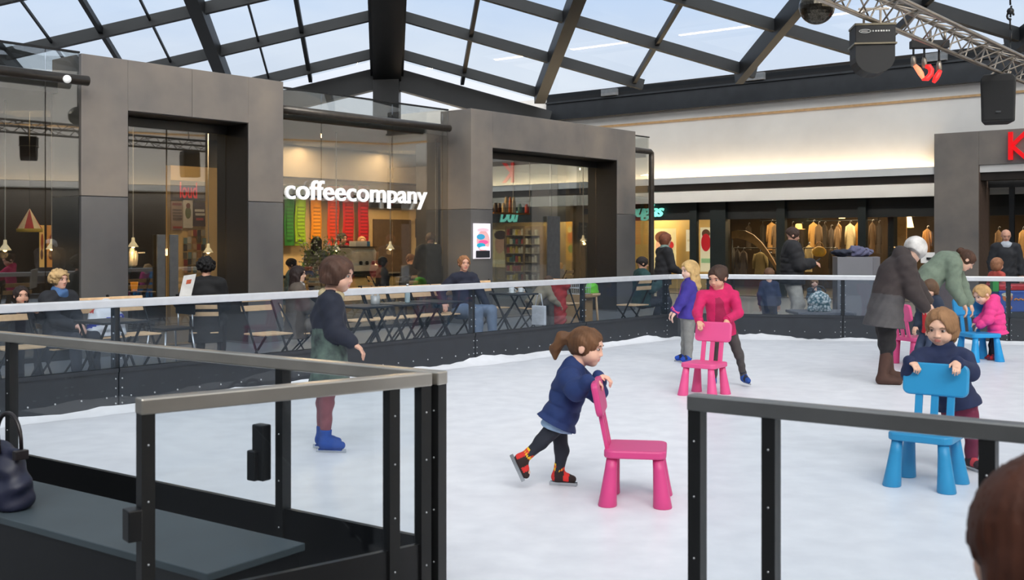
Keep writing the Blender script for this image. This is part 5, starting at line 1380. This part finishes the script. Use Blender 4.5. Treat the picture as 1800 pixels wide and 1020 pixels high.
# chrome-legged black chair
t = thing('shell_chair', 'black seat on chrome legs at the pavilion door beside the woman in black', 'chair', pA(sA(300,11.3),11.3,GZ))
p = pA(sA(300,11.3),11.3,GZ)
obj('seat', MB().hexa(p-A1*.2-N1*.2+Z1*.43, A1*.4, N1*.4, Z1*.03), m_iron, t, .01)
for a, b in ((-1,-1),(1,-1),(-1,1),(1,1)): obj('leg', MB().tube([p+A1*.17*a+N1*.17*b+Z1*.43, p+A1*.22*a+N1*.22*b], .012, 8), m_bolt, t)
obj('backrest', MB().hexa(p+A1*.19-N1*.2+Z1*.6, A1*.02, N1*.4, Z1*.24), m_iron, t, .01); obj('back_post', MB().tube([p+A1*.20-N1*.15+Z1*.45, p+A1*.20-N1*.15+Z1*.62], .01, 6).tube([p+A1*.20+N1*.15+Z1*.45, p+A1*.20+N1*.15+Z1*.62], .01, 6), m_bolt, t)
# striped carrier bag
def sack(name, label, cat, p, w, h, d, ms, fn, ax=A1):
    t = thing(name, label, cat, p); S = SD(.014); S.wr = .006; ay = V((-ax.y, ax.x, 0))
    S.ell(p+Z1*h*.42, (w*.5, d*.5, h*.47), (ax, ay, Z1)); S.cap(p+Z1*h*.1-ax*w*.3, p+Z1*h*.1+ax*w*.3, d*.38); S.keep(p+Z1*.002, Z1)
    sobj('body', S.mesh(), ms, t, fn); return t
p = pA(sA(186,10.72),10.72,.43); pz = p.z
t = sack('carrier_bag', 'white plastic carrier bag with red and blue stripes on the chair beside the curly-haired woman', 'bag', p, .42, .38, .26, [mat('bag_white', (232,232,236), .35), mat('bag_blue', (50,70,180), .35), mat('bag_red', (214,60,50), .35)], lambda c: np.where(np.abs(((c[:,2]-pz)-.16-.35*(c[:,0]-p.x))) < .025, 1, np.where((c[:,2]-pz > .26) & (c[:,0] < p.x-.08), 2, 0)))
obj('handle', MB().tube([p+Z1*(.30+.1*math.sin(a))+A1*(.1*math.cos(a)) for a in np.linspace(0,PI,8)], .008, 6), mat('bag_white', (232,232,236), .35), t)
# white tote and red coat over a chair, boxes by the second portal
p = pA(sA(948,10.35),10.35,GZ+.18)
t = thing('tote_bag', 'flat white tote bag held beside the person in the beige jacket', 'bag', p)
obj('body', MB().hexa(p-A1*.02-N1*.12, A1*.05, N1*.26, Z1*.30), mat('bag_white', (232,232,236), .35), t, .012)
obj('strap', MB().tube([p+N1*(-.07)+Z1*.29, p+N1*(-.03)+Z1*.48, p+N1*(.03)+Z1*.48, p+N1*.08+Z1*.29], .009, 6), mat('bag_white', (232,232,236), .35), t)
cafe_chair(994, 10.75, YA, 'folding slatted chair hidden under the red coat')
p = pA(sA(994,10.75),10.75,GZ)
t = thing('draped_coat', 'long red coat hung over a chair outside the second portal', 'coat', p+Z1*.1)
S = SD(.014); S.wr = .010; b0 = p-A1*.24
S.cap(b0+N1*.18+Z1*.76, b0-N1*.18+Z1*.76, .07); S.cap(b0+Z1*.70, b0+Z1*.2-A1*.06, .11, .13, .05, (N1,1.7)); S.cap(b0+N1*.2+Z1*.7, b0+N1*.28+Z1*.35, .06)
sobj('cloth', S.mesh(), cmat((170,44,44), 'coat'), t)
p = pA(sA(1018,11.2),11.2,GZ)
t = thing('cardboard_box', 'brown cardboard box with a white wire basket on it near the red coat', 'box', p)
obj('body', MB().hexa(p-A1*.2-N1*.15, A1*.4, N1*.3, Z1*.55), mat('cardboard', (170,134,90), .8), t, .004)
obj('flap', MB().hexa(p-A1*.2-N1*.155+Z1*.53, A1*.4, -N1*.1, Z1*-.03), mat('cardboard', (170,134,90), .8), t)
t = thing('wire_basket', 'white wire basket standing on the cardboard box', 'basket', p+Z1*.55)
mb = MB()
for k in range(7):
    for e in (-1,1): mb.tube([p-A1*.16+A1*.053*k+N1*.12*e+Z1*.555, p-A1*.18+A1*.06*k+N1*.13*e+Z1*.76], .005, 5)
for z in (.555,.66,.76):
    for e in (-1,1): mb.tube([p-A1*.17+N1*.125*e+Z1*z, p+A1*.17+N1*.125*e+Z1*z], .006, 5)
    for e in (-1,1): mb.tube([p-N1*.125+A1*.17*e+Z1*z, p+N1*.125+A1*.17*e+Z1*z], .006, 5)
obj('wires', mb, m_alu, t)
p = pA(sA(1040,11.2),11.2,GZ)
t = thing('stool', 'plain wooden stool near the second portal carrying a lime bag', 'stool', p)
obj('seat', MB().lathe([(.15,.51),(.16,.53),(.16,.55),(.0,.55)], p, 16), m_slat, t)
for a in (0.8,2.4,3.9,5.5): obj('leg', MB().tube([p+V((.11*math.cos(a),.11*math.sin(a),.51)), p+V((.16*math.cos(a),.16*math.sin(a),0))], .014, 6), m_slat, t)
sack('bag', 'small lime green bag on the stool by the second portal', 'bag', p+Z1*.552, .30, .22, .2, mat('bag_lime', (120,226,60), .5), None)
# pull-up screen on the second portal
poster('screen', 'bright advertising screen on the left jamb of the second portal', 833, 862, 393, 455, CP-.03, (240,232,240), [(.55,.5,.40,.30,(222,170,170)),(.4,.62,.25,.08,(60,150,190)),(.55,.47,.3,.06,(226,90,150)),(.4,.38,.26,.07,(40,160,190)),(.6,.3,.3,.05,(240,240,246)),(.5,.13,.42,.10,('r',24,26,34)),(.5,.82,.36,.05,(236,190,200))], .55, False, 'screen')
# notices on the tan wall behind the first portal
CN = 15.86
poster('notice', 'big dark notice with red lettering at the top of the tan wall', 301, 361, 318, 352, CN, (66,58,56), [(.5,.3,.46,.18,('r',96,90,86))], .0, False)
o = pA(sA(316,CN-.03),CN-.03,zA(335,349,CN)); t = thing('wall_lettering', 'red lettering on the big dark notice', 'lettering', o)
obj('letters', text_mb('loud', o, A1, Z1, sA(346,CN)-sA(316,CN), .27, .01, bold=.01), mat('letter_red', (214,50,56), .5, emit=(214,40,46), es=.25), t)
poster('notice', 'pale list notice at the left of the tan wall', 301, 321, 354, 405, CN, (150,132,124), [(.5,.9,.4,.04,('r',120,60,60)),(.5,.7,.4,.02,('r',90,80,78)),(.5,.6,.4,.02,('r',90,80,78)),(.5,.5,.4,.02,('r',90,80,78)),(.5,.4,.4,.02,('r',90,80,78)),(.5,.1,.4,.03,('r',150,60,60))], .0, False)
poster('notice', 'white poster with a green and brown figure shape on the tan wall', 322, 339, 352, 401, CN, (196,192,190), [(.5,.55,.3,.22,(96,104,70)),(.5,.8,.22,.10,(110,70,56))], .0, False)
poster('notice', 'dark poster with pale block lettering at the right of the tan wall', 340, 361, 356, 398, CN, (70,56,56), [(.5,.66,.4,.05,('r',190,186,184)),(.55,.5,.4,.05,('r',176,172,170)),(.5,.3,.3,.05,('r',160,70,70))], .0, False)
random.seed(11)
nc = [(150,146,142),(96,90,86),(176,150,120),(110,130,136),(140,70,66),(190,186,180),(70,70,74),(160,120,90)]
labs = ['flyer in the cluster of small flyers on the tan wall']
for r in range(6):
    for k in range(5):
        if r < 1 and k < 1: continue
        u = 322+8*k+random.uniform(-1,1); v = 404+13*r+random.uniform(-2,2)
        o = MB().fA(sA(u,CN), sA(u+6.6,CN), CN-.008-.002*k, CN-.006-.002*k, zA(u,v+11,CN), zA(u,v,CN))
        c_ = nc[(r*3+k*2) % 8]; o = obj('flyer', o, mat('flyer_%d_%d_%d' % c_, c_, .6)); rebase(o, pA(sA(u+3,CN),CN-.02,zA(u,v+11,CN)))
        tag(o, labs[0], 'flyer', 'flyers on the tan notice wall')
# side counter inside the first portal with paper and machine parts
sc0 = thing('side_counter', 'dark-topped side counter inside the first portal', 'counter', pA(sA(290,14.9),14.9,0))
obj('body', MB().fA(sA(232,14.9), sA(272,14.9), 14.9, 15.35, -.01, 1.02), m_dk, sc0); obj('worktop', MB().fA(sA(230,14.85), sA(274,14.85), 14.85, 15.4, 1.02, 1.06), m_black, sc0)
for i, (u, h_) in enumerate(((232,.28),(237,.24))):
    p = pA(sA(u,15.05),15.05,1.061); t = thing('flask', ['tall steel flask on the side counter inside the first portal','shorter steel flask beside the tall one on the side counter'][i], 'flask', p)
    obj('body', MB().lathe([(.045,0),(.05,.02),(.05,h_*.75),(.03,h_)], p, 14), mat('machine_steel', (205,205,200), .25, .8), t); obj('lid', MB().lathe([(.03,h_),(.03,h_+.03),(.01,h_+.04)], p, 12), m_black, t)
p = pA(sA(250,15.0),15.0,1.061); t = thing('card_stand', 'small black price card on the side counter', 'sign', p)
obj('card', MB().hexa(p-A1*.10, A1*.2, N1*.02, Z1*.28+N1*.03), m_black, t); obj('marks', MB().hexa(p-A1*.06-N1*.004+Z1*.2+N1*.02, A1*.12, N1*.002, Z1*.02), m_white, t)
t = thing('juice_cup', 'glowing orange cup on a low table behind the first portal glass', 'cup', pA(sA(236,13.9),13.9,.74)); p = pA(sA(236,13.9),13.9,.74)
obj('body', MB().lathe([(.04,0),(.055,.13),(.05,.13),(.036,.01)], p, 14), mat('cup_orange', (240,150,30), .4, emit=(240,140,20), es=.5), t)
t = thing('low_table', 'small dark table behind the first portal glass', 'table', pA(sA(240,13.9),13.9,-.01)); p = pA(sA(240,13.9),13.9,-.01)
obj('tabletop', MB().lathe([(.25,.71),(.26,.72),(.26,.742),(0,.742)], p, 20), m_iron, t); obj('column', MB().tube([p+Z1*.03, p+Z1*.72], .03, 10), m_iron, t); obj('foot', MB().lathe([(.2,0),(.2,.02),(.04,.04)], p, 18), m_iron, t)
# lit pictures and a striped cone built as the reflection of a carousel at the far left
for u0, u1, c_, l in ((70,78,(232,190,110),'slim lit picture left of the pendant lamp behind the curly-haired woman'),(83,99,(214,150,80),'wider lit picture right of the slim one behind the curly-haired woman')):
    poster('picture', l, u0, u1, 396, 470, 17.2, c_, [(.5,.6,.3,.2,(150,70,40)),(.4,.3,.3,.12,(96,60,36))], .35, False, 'picture')
p = pA(sA(52,15.6),15.6,zA(52,402,15.6))
t = thing('carousel_reflection', 'red and white striped cone standing in for a carousel reflected in the left cafe window', 'decoration', p)
mb = MB(); n = 16; vs = [p+Z1*.30]+[p+V((.17*math.cos(2*PI*j/n),.17*math.sin(2*PI*j/n),0)) for j in range(n)]
for j in range(n): mb.cur = j//2 % 2; mb.add([vs[0], vs[1+j], vs[1+(j+1)%n]], [(0,1,2)])
obj('canopy', mb, [mat('carousel_red', (170,36,40), .6), mat('carousel_white', (226,214,190), .6)], t)
obj('valance', MB().lathe([(.18,-.05),(.18,0.0),(.16,0.0),(.16,-.05)], p, 16), mat('carousel_yellow', (176,160,60), .6), t); obj('cord', MB().tube([p+Z1*.28, V((p.x,p.y,3.36))], .006, 5), m_black, t)
# chalk board in the cafe and papers on the counter
poster('menu_board', 'dark chalkboard menu on the tan wall beside the standing customer', 731, 752, 385, 418, 17.5, (46,42,40), [(.5,.75,.3,.06,('r',170,166,160)),(.5,.5,.22,.05,('r',150,146,140)),(.5,.28,.3,.05,('r',140,136,130))], .0, False)
p = pA(sA(626,15.4),15.4,1.347)
t = thing('counter_box', 'white box with a blue end on top of the espresso machine', 'box', p)
obj('body', MB().hexa(p, A1*.28, N1*.2, Z1*.10), m_white, t, .004); obj('end_panel', MB().hexa(p+A1*.281, A1*.08, N1*.2, Z1*.10), mat('bag_blue2', (70,130,180), .5), t, .004)
# flowers in the window
p = pA(sA(566,13.9),13.9,.02)
t = thing('flower_vase', 'tall vase of pale blossom twigs and green leaves inside the cafe window', 'plant', p)
obj('vase', MB().lathe([(.10,0),(.13,.1),(.12,.5),(.07,.62),(.08,.66)], p, 16), mat('vase_grey', (70,76,74), .3), t)
mt = MB(); ml = MB(); mf_ = MB()
for i in range(34):
    a = random.uniform(0,2*PI); r = random.uniform(.08,.42); zt_ = random.uniform(.95,1.5)
    q = p+V((r*math.cos(a), r*math.sin(a)*.6, zt_)); mt.tube([p+Z1*.6, p+(q-p)*.55+Z1*.2, q], [.006,.005,.003], 5)
    for k in range(5):
        b = q+V((random.uniform(-.1,.1), random.uniform(-.08,.08), random.uniform(-.2,.06))); d = V((random.uniform(-1,1), random.uniform(-1,1), random.uniform(-.3,1))).normalized()*.045; e = d.orthogonal().normalized()*.016
        ml.add([b-d, b-e, b+d, b+e], [(0,1,2,3)])
    for k in range(3): mf_.ball(q+V((random.uniform(-.07,.07), random.uniform(-.06,.06), random.uniform(-.12,.05))), .016, 6, 4)
obj('stems', mt, mat('twig', (90,84,60), .7), t)
o = obj('leaves', ml, mat('leaf_green', (120,140,60), .6, var=.3, scale=20), t); o['kind'] = 'stuff'
o = obj('blossoms', mf_, mat('blossom', (222,218,206), .6), t); o['kind'] = 'stuff'

# ------------------------------------------------------------------ right side props
PD = 17.4
p = px(1512,452,PD); hp = p.z
pl = thing('plinth', 'tall grey plinth behind the barrier with coats piled on top', 'plinth', V((p.x,p.y,GZ)))
obj('body', MB().hexa(V((p.x-.37,p.y,GZ)), V((.58,0,0)), V((.1,.6,0)), V((0,0,hp-GZ))), mat('plinth_grey', (122,122,128), .6, 0, .05, 2), pl, .006)
obj('side_panel', MB().hexa(V((p.x+.212,p.y+.0,GZ)), V((.16,.14,0)), V((.1,.46,0)), V((0,0,hp-GZ))), mat('plinth_grey', (122,122,128), .6, 0, .05, 2), pl, .006)
def pile(name, label, cat, q, rx, ry, rz, col, seed):
    random.seed(seed); t = thing(name, label, cat, q); S = SD(.014); S.wr = .014
    for i in range(7): S.ell(q+V((random.uniform(-.6,.6)*rx, random.uniform(-.4,.4)*ry, rz*.45+random.uniform(-.1,.35)*rz)), (rx*random.uniform(.35,.6), ry*.5, rz*random.uniform(.35,.6)), None, .03)
    S.keep(q+Z1*.001, Z1); sobj('cloth', S.mesh(), cmat(col, 'coat'), t)
    obj('zip', MB().tube([q+V((-rx*.5,-ry*.3,rz*.9)), q+V((0,-ry*.45,rz*.8)), q+V((rx*.5,-ry*.5,rz*.4))], .006, 5), m_black, t)
pile('folded_coat', 'dark blue coat at the left of the grey plinth top', 'coat', V((p.x-.20,p.y+.22,hp)), .19, .2, .10, (38,42,58), 4)
pile('folded_coat', 'lilac-grey coat heaped on the right of the grey plinth top', 'coat', V((p.x+.14,p.y+.25,hp)), .26, .2, .16, (96,96,124), 9)
# small white sign on a post behind the women
p = px(1631,445,17.2); t = thing('small_sign', 'small white sign with a dark round mark behind the woman in sage green', 'sign', V((p.x,p.y,GZ)))
obj('panel', MB().hexa(p+V((-.11,0,-.16)), V((.22,0,0)), V((0,.02,0)), V((0,0,.17))), m_white, t); obj('mark', MB().lathe([(.045,0),(.045,.03)], p+V((0.02,-.004,-.1)), 12), m_black, t); obj('post', MB().tube([p+V((0,.02,-.1)), V((p.x,p.y+.02,GZ))], .02, 8), m_black, t)
# coin ride with colourful panels
p = px(1775,560,16.6); bx0 = px(1748,500,16.6).x
t = thing('coin_ride', 'colourful coin-operated ride with blue panel and red rail at the right edge', 'ride', V((p.x,p.y,GZ)))
y = p.y; R_ = lambda u, v: px(u, v, y)
obj('post', MB().hexa(R_(1745,513), V((.10,0,0)), V((0,.1,0)), V((0,0,R_(1745,488).z-R_(1745,513).z))), mat('ride_green', (60,160,70), .4), t, .01)
obj('rail', MB().hexa(R_(1756,511), V((.9,0,0)), V((0,.5,0)), V((0,0,.09))), mat('ride_red', (206,40,44), .35), t, .02)
obj('panel', MB().hexa(R_(1756,549), V((.9,0,0)), V((0,.6,0)), V((0,0,R_(0,511).z-R_(0,549).z))), mat('ride_blue', (40,84,170), .35), t, .02)
obj('base', MB().hexa(V((R_(1758,549).x,y+.03,GZ)), V((.85,0,0)), V((0,.5,0)), V((0,0,R_(0,549).z-GZ))), m_black, t)
def disc(u, v, ru_, rv_, col, k):
    c_ = R_(u,v)+V((0,-.004*k,0)); s_ = y/FP; n = 18
    obj('decal', MB().poly([c_+V((ru_*s_*math.cos(2*PI*i/n),0,rv_*s_*math.sin(2*PI*i/n))) for i in range(n)], V((0,-.003,0))), mat('decal_%d_%d_%d' % col, col, .4), t)
disc(1771,523,9,8,(226,120,40),1); disc(1770,518,10,3.5,(236,224,190),2); disc(1774,541,5,4,(236,140,50),1)
lw = MB()
for i in range(5): lw.tube([R_(1782+i*4,528-(i%2)*3)+V((0,-.006,0)), R_(1786+i*4,528-((i+1)%2)*3)+V((0,-.006,0))], .012, 6)
obj('wave_decal', lw, mat('decal_orange', (236,140,40), .4), t)

# ------------------------------------------------------------------ people on the terrace and beyond
def seated(u, c, vtop, yaw, label, sit=.38, seat=None, **k):
    pk = {n: k.pop(n) for n in ('wl','wr','lean','headyaw','nod','legs_fwd') if n in k}
    zt_ = zA(u, vtop, c); ln = pk.get('lean',0)
    h = (zt_-GZ-sit)/(.06+.495*math.cos(ln)); p = pA(sA(u,c), c, GZ)
    k.setdefault('bottom', dict(col=(40,42,52), g=.05)); k.setdefault('shoes', dict(kind='shoe', col=(40,36,34)))
    if seat:
        s_ = (sit+.06*h+GZ*0+.015*h-.60*.128*h*1.0)/.458
        o = dup(ch0, p, yaw, 'folding slatted chair under the '+seat, 'folding slatted chairs on the cafe terrace', s_)
    return person(label, pose(p, yaw, h, False, sit=sit, **pk), h, gz=None, vox=k.pop('vox', .0115), **k)
def standing(p, vtop, yaw, label, child=False, **k):
    pk = {n: k.pop(n) for n in ('wl','wr','lean','headyaw','nod','step','spread') if n in k}
    t_ = p.y; h = k.pop('h', None) or (EYE+(HZ-vtop)/FP*t_-p.z)
    k.setdefault('bottom', dict(col=(40,42,52), g=.05)); k.setdefault('shoes', dict(kind='shoe', col=(40,36,34)))
    return person(label, pose(p, yaw, h, child, **pk), h, child, gz=p.z, vox=k.pop('vox', .0115), **k)
def scarf(col, up=.20, long=0):
    def fn(body, J, hh, ru, HP, f, l, u):
        S = SD(.010); S.wr = .006
        S.cap(J['neck']+u*up*hh-f*.04*hh, J['neck']-u*.02*hh+f*.10*hh, .33*hh, .42*hh, .03, (l,1.15))
        if long: S.cap(J['neck']-u*.1*hh+f*.3*hh, J['waist']+f*.42*ru*1.6+Z1*.02, .16*hh, .2*hh, .04, (l,1.3))
        S.sub(J['head']+u*.05*hh, (.36*hh,.32*hh,.50*hh), (f,l,u))
        sobj('scarf', S.mesh(), cmat(col, 'scarf') if not isinstance(col, bpy.types.Material) else col, body)
    return fn
seated(103, 10.75, 475, math.radians(-28), 'seated woman with curly blond hair, dark coat and blue scarf on the terrace', seat='curly-haired woman with the blue scarf', wl=(.30,.02,.62), wr=(.30,-.05,.62), hair=('curly',(190,158,112)), top=dict(col=(34,36,42), g=.10, hem='thigh'), extras=scarf((70,104,150)), skn=(226,176,154))
m_fleck = mat('scarf_fleck', (60,54,54), .8, kind='voronoi', scale=34, rgb2=(196,190,184))
seated(522, 10.35, 468, math.radians(14), 'seated woman with long dark hair, brown coat and flecked scarf', seat='woman in the brown coat', wl=(.30,.02,.60), wr=(.30,-.06,.62), hair=('long',(42,30,28)), top=dict(col=(84,74,66), g=.16, hem='thigh', hemk=.8), bottom=dict(col=(92,82,72), g=.05), extras=scarf(m_fleck, long=1), skn=(232,188,160), headyaw=-.2)
seated(815, 10.45, 450, math.radians(-48), 'seated man with fair hair, navy jumper and jeans at the end of the chair row', wl=(.34,.16,.56), wr=(.05,-.40,.62), hair=('short',(150,104,70)), top=dict(col=(28,32,50), g=.07, hem='hip'), bottom=dict(col=(110,126,150), g=.08), skn=(226,170,144), legs_fwd=.29, headyaw=-.35)
seated(362, 11.3, 453, math.radians(98), 'seated woman in black with dark curly hair reading with her back to the rink', seat='woman in black reading', wl=(.2,.25,.7), wr=(.25,-.1,.7), hair=('curly',(18,16,17)), top=dict(col=(15,15,18), g=.08, hem='thigh'), skn=(200,150,126), eyes=False, bottom=dict(col=(16,16,18)))
seated(1128, 9.75, 452, math.radians(8), 'seated man with short dark hair and teal jacket near the rink corner', wl=(.28,.05,.72), wr=(.3,-.05,.78), hair=('short',(34,28,28)), top=dict(col=(26,62,62), g=.2, hem='hip'), skn=(210,160,134), nod=.15)
p = pA(sA(1164,9.95), 9.95, GZ)
standing(p, 408, math.radians(16), 'auburn-haired woman in black top and grey-green shawl walking past the shops', wl=(.30,.05,.98), wr=(.30,-.12,.95), hair=('bob',(120,70,48)), top=dict(col=(30,30,34), g=.08, hem='hip'), extras=scarf((126,150,142)), skn=(222,172,148), step=.8, lean=.08)
p = px(1392, 561, 17.5); p.z = GZ
standing(p, 399, math.radians(-8), 'standing man in a black puffer jacket and pale trousers looking down at his phone', wl=(.30,.02,1.12), wr=(.30,-.08,1.13), hair=('short',(64,48,42)), top=dict(col=(34,34,38), g=.28, hem='hip', quilt=(.014,.09), collar=True, hood=True), bottom=dict(col=(206,198,186), g=.14, flare=.06), skn=(222,170,146), nod=.3, shoes=dict(kind='shoe', col=(150,140,126)))
tp = thing('phone', 'dark phone in the hands of the man in the black puffer jacket', 'phone', p+V((.38,-.02,1.14)))
obj('body', MB().hexa(p+V((.365,-.07,1.13)), V((.09,0,.06)), V((0,.065,0)), V((-.006,0,.009))), m_spk, tp, .002); obj('screen', MB().hexa(p+V((.368,-.066,1.1405)), V((.08,0,.0533)), V((0,.057,0)), V((-.0006,0,.0009))), mat('phone_screen', (90,110,130), .1), tp)
p = px(1352, 566, 17.1); p.z = GZ
standing(p, 470, math.radians(70), 'small boy in navy overalls standing at the barrier left of the man with the phone', True, hair=('short',(110,80,60)), top=dict(col=(44,56,86), g=.12, hem='hip'), bottom=dict(col=(40,50,80), g=.12), skn=(224,176,152), headyaw=.4)
p = px(1431, 566, 17.0); p.z = GZ; h_ = .82
person('little girl in a striped top sitting behind a patterned round bag', pose(p, math.radians(-95), h_, True, sit=.41, wl=(.08,.05,.66), wr=(.14,-.05,.52), legs_fwd=.25), h_, True, gz=None, hair=('fringe',(130,98,70)), top=dict(col=(66,84,96), g=.08, hem='hip', stripe=(40,50,60), freq=130), bottom=dict(col=(50,48,60)), shoes=dict(kind='shoe', col=(50,40,60)), skn=(232,186,164), vox=.010)
t = thing('low_bench', 'low grey bench under the little girl behind the barrier', 'bench', p)
obj('seat', MB().box(p.x-.4,p.x+.5,p.y-.55,p.y+.22,.31,.355), mat('plinth_grey', (122,122,128), .6), t, .006)
for e in (-.24,.24): obj('leg', MB().box(p.x+e-.02,p.x+e+.02,p.y-.5,p.y+.2,GZ,.31), mat('plinth_grey', (122,122,128), .6), t)
p2 = px(1440, 560, 16.62); p2.z = .356; m_pat = mat('bag_pattern', (232,236,234), .5, kind='voronoi', scale=26, rgb2=(60,110,120))
t = sack('round_bag', 'round white bag with a coloured ring pattern behind the barrier', 'bag', p2, .36, .36, .2, m_pat, None, V((1,0,0)))
obj('handle', MB().tube([p2+V((.1*math.cos(a),0,.30+.1*math.sin(a))) for a in np.linspace(0,PI,8)], .010, 6), mat('bag_pattern_handle', (60,60,66), .5), t)
p = px(1768, 560, 20.2); p.z = GZ
standing(p, 402, math.radians(-105), 'bald man in a dark coat and pale collar standing at the shop doorway', hair=('bald',(90,70,60)), top=dict(col=(34,36,42), g=.08, hem='thigh'), extras=scarf((190,196,206), .0), skn=(214,160,136), nod=.3)
p = px(1752, 560, 18.6); p.z = GZ
standing(p, 452, math.radians(20), 'light-haired child with a red top beside the bald man', True, hair=('fringe',(160,112,84)), top=dict(col=(190,80,70), g=.1, hem='hip'), skn=(230,180,158))
p = pA(sA(601,16.5), 16.5, 0); standing(p, 410, math.radians(-40), 'barista with tied dark hair behind the counter beside the orange red banner', h=1.62, hair=('bun',(40,32,30)), top=dict(col=(70,40,40), g=.05), skn=(222,170,144), wl=(.16,.14,1.1), wr=(.16,-.14,1.1))
p = pA(sA(636,16.6), 16.6, 0); standing(p, 418, math.radians(-70), 'barista with cropped fair hair behind the white box on the espresso machine', h=1.55, hair=('short',(180,140,100)), top=dict(col=(60,60,64), g=.05), skn=(226,176,150))
p = pA(sA(556,14.7), 14.7, 0); standing(p, 416, math.radians(60), 'customer with black hair and grey patterned top at the cafe counter', hair=('long',(26,22,22)), top=dict(col=(120,124,116), g=.1, hem='hip', stripe=(70,76,70), freq=90), skn=(200,150,126), eyes=False)
p = pA(sA(757,13.72), 13.72, 0); standing(p, 409, math.radians(105), 'customer in a long black hooded coat standing at the end of the counter', hair=('short',(120,96,76)), top=dict(col=(24,26,26), g=.24, hem='knee', hood=True, hemk=.8), skn=(214,164,140), wl=(.3,.1,1.05), wr=(.3,-.1,1.05))
seated(722, 14.5, 447, math.radians(135), 'seated customer in a dark suit inside the cafe below the dark doorway', seat='customer in the dark suit', sit=.45, hair=('short',(96,66,46)), top=dict(col=(30,32,40), g=.1), skn=(216,166,140))
seated(672, 14.2, 452, math.radians(20), 'seated customer with very dark hair next to the one in the suit', seat='dark-haired customer beside the suited one', sit=.45, hair=('bob',(24,22,24)), top=dict(col=(48,48,54), g=.12), skn=(150,110,90))
seated(512, 13.95, 455, math.radians(10), 'seated customer with dark hair inside the window left of the flowers', seat='customer left of the flowers', sit=.42, hair=('short',(40,34,34)), top=dict(col=(74,104,120), g=.1), skn=(206,156,132))
seated(985, 14.2, 462, math.radians(150), 'seated blond customer in grey behind the second portal glass', seat='blond customer behind the second portal', sit=.45, hair=('bob',(206,164,104)), top=dict(col=(176,176,178), g=.1), skn=(228,180,156))
seated(935, 10.75, 490, math.radians(22), 'person in a beige jacket bending low over the terrace table', seat='person in the beige jacket', sit=.42, lean=.75, wl=(.42,.1,.5), wr=(.42,-.12,.46), hair=('short',(70,56,48)), top=dict(col=(150,138,116), g=.14, hem='hip'), bottom=dict(col=(74,66,60)), skn=(214,166,142))
p = pA(sA(37,10.9), 10.9, GZ)
person('small dark-haired child seated left of the curly-haired woman', pose(p, math.radians(-50), 1.0, True, sit=.42, wl=(.2,.1,.75), wr=(.2,-.1,.75)), 1.0, True, gz=None, hair=('short',(44,34,32)), top=dict(col=(40,40,46), g=.15), bottom=dict(col=(40,42,52)), shoes=dict(kind='shoe', col=(40,36,34)), skn=(214,164,140), vox=.011)
# newspaper of the woman in black
p = px(326, 503, 12.5)
t = thing('newspaper', 'white newspaper held by the woman in black', 'newspaper', p)
obj('sheet', MB().hexa(p+V((-.08,0,-.14)), V((.13,.05,.02)), V((.0,.012,0)), V((.06,.0,.26))), mat('paper', (226,224,220), .7), t); obj('picture', MB().hexa(p+V((.00,-.012+.03,.02)), V((.05,.02,.008)), V((0,-.004,0)), V((.012,0,.05))), mat('print_red', (190,90,60), .7), t)

# ------------------------------------------------------------------ foreground: handbag and a head of hair
p = gp(34, 872, .306); p.z = .306
p = V((-2.235, 4.66, .306))
t = thing('handbag', 'navy handbag with upright handles and a round stud on the bench', 'bag', p)
bx_ = RD; by_ = NR
S = SD(.008); S.wr = .006
S.ell(p+Z1*.12, (.185,.09,.14), (bx_,by_,Z1), .03); S.cap(p+Z1*.05-bx_*.13, p+Z1*.05+bx_*.13, .08, .08, .05); S.cap(p+Z1*.235-bx_*.155, p+Z1*.235+bx_*.155, .022, .022, .05)
S.keep(p+Z1*.002, Z1)
m_nb = mat('bag_navy', (22,26,50), .5, 0, .15, 10, bump=.2)
sobj('body', S.mesh(), m_nb, t)
m_lth = mat('bag_leather', (30,24,26), .35, 0, .15, 14)
obj('flap', MB().poly([p+bx_*x-by_*(.05 if z > .2 else .094)+Z1*z for x, z in ((-.055,.25),(.055,.25),(.05,.15),(.028,.125),(-.028,.125),(-.05,.15))], -by_*.006), m_lth, t, .003)
obj('stud', MB().ball(p-by_*.103+Z1*.15, (.016,.010,.014), 12, 8), mat('stud_silver', (200,200,204), .2, .9), t)
for e in (-.05,.05): obj('handle', MB().tube([p+by_*e+bx_*(.10*math.cos(a))+Z1*(.24+.15*math.sin(a)**.8) for a in np.linspace(0.0,PI,15)], .009, 8), m_lth, t)
for e in (-1,1): obj('corner_tab', MB().hexa(p+bx_*(.165*e)-by_*.03+Z1*.215, bx_*(.03*e), by_*.06, Z1*.04), m_lth, t, .004)
# onlooker
D = 1.55; hc = px(1832, 965, D)
J = pose(V((hc.x, hc.y-.02, GZ)), math.radians(95), 1.22, True)
dz = hc-J['head']
for k_ in list(J):
    if k_ not in ('face','up','toeL','toeR'): J[k_] = J[k_]+(dz if not k_.startswith(('an','kn')) else V((dz.x,dz.y,0)))
person('onlooker with auburn brown hair seen from behind at the near right corner', J, 1.22, True, hh=.235, hair=('bob',(74,40,26)), top=dict(col=(40,36,40), g=.15, hem='hip'), bottom=dict(col=(40,42,52)), shoes=dict(kind='shoe', col=(40,36,34)), vox=.008, eyes=False, gz=None)
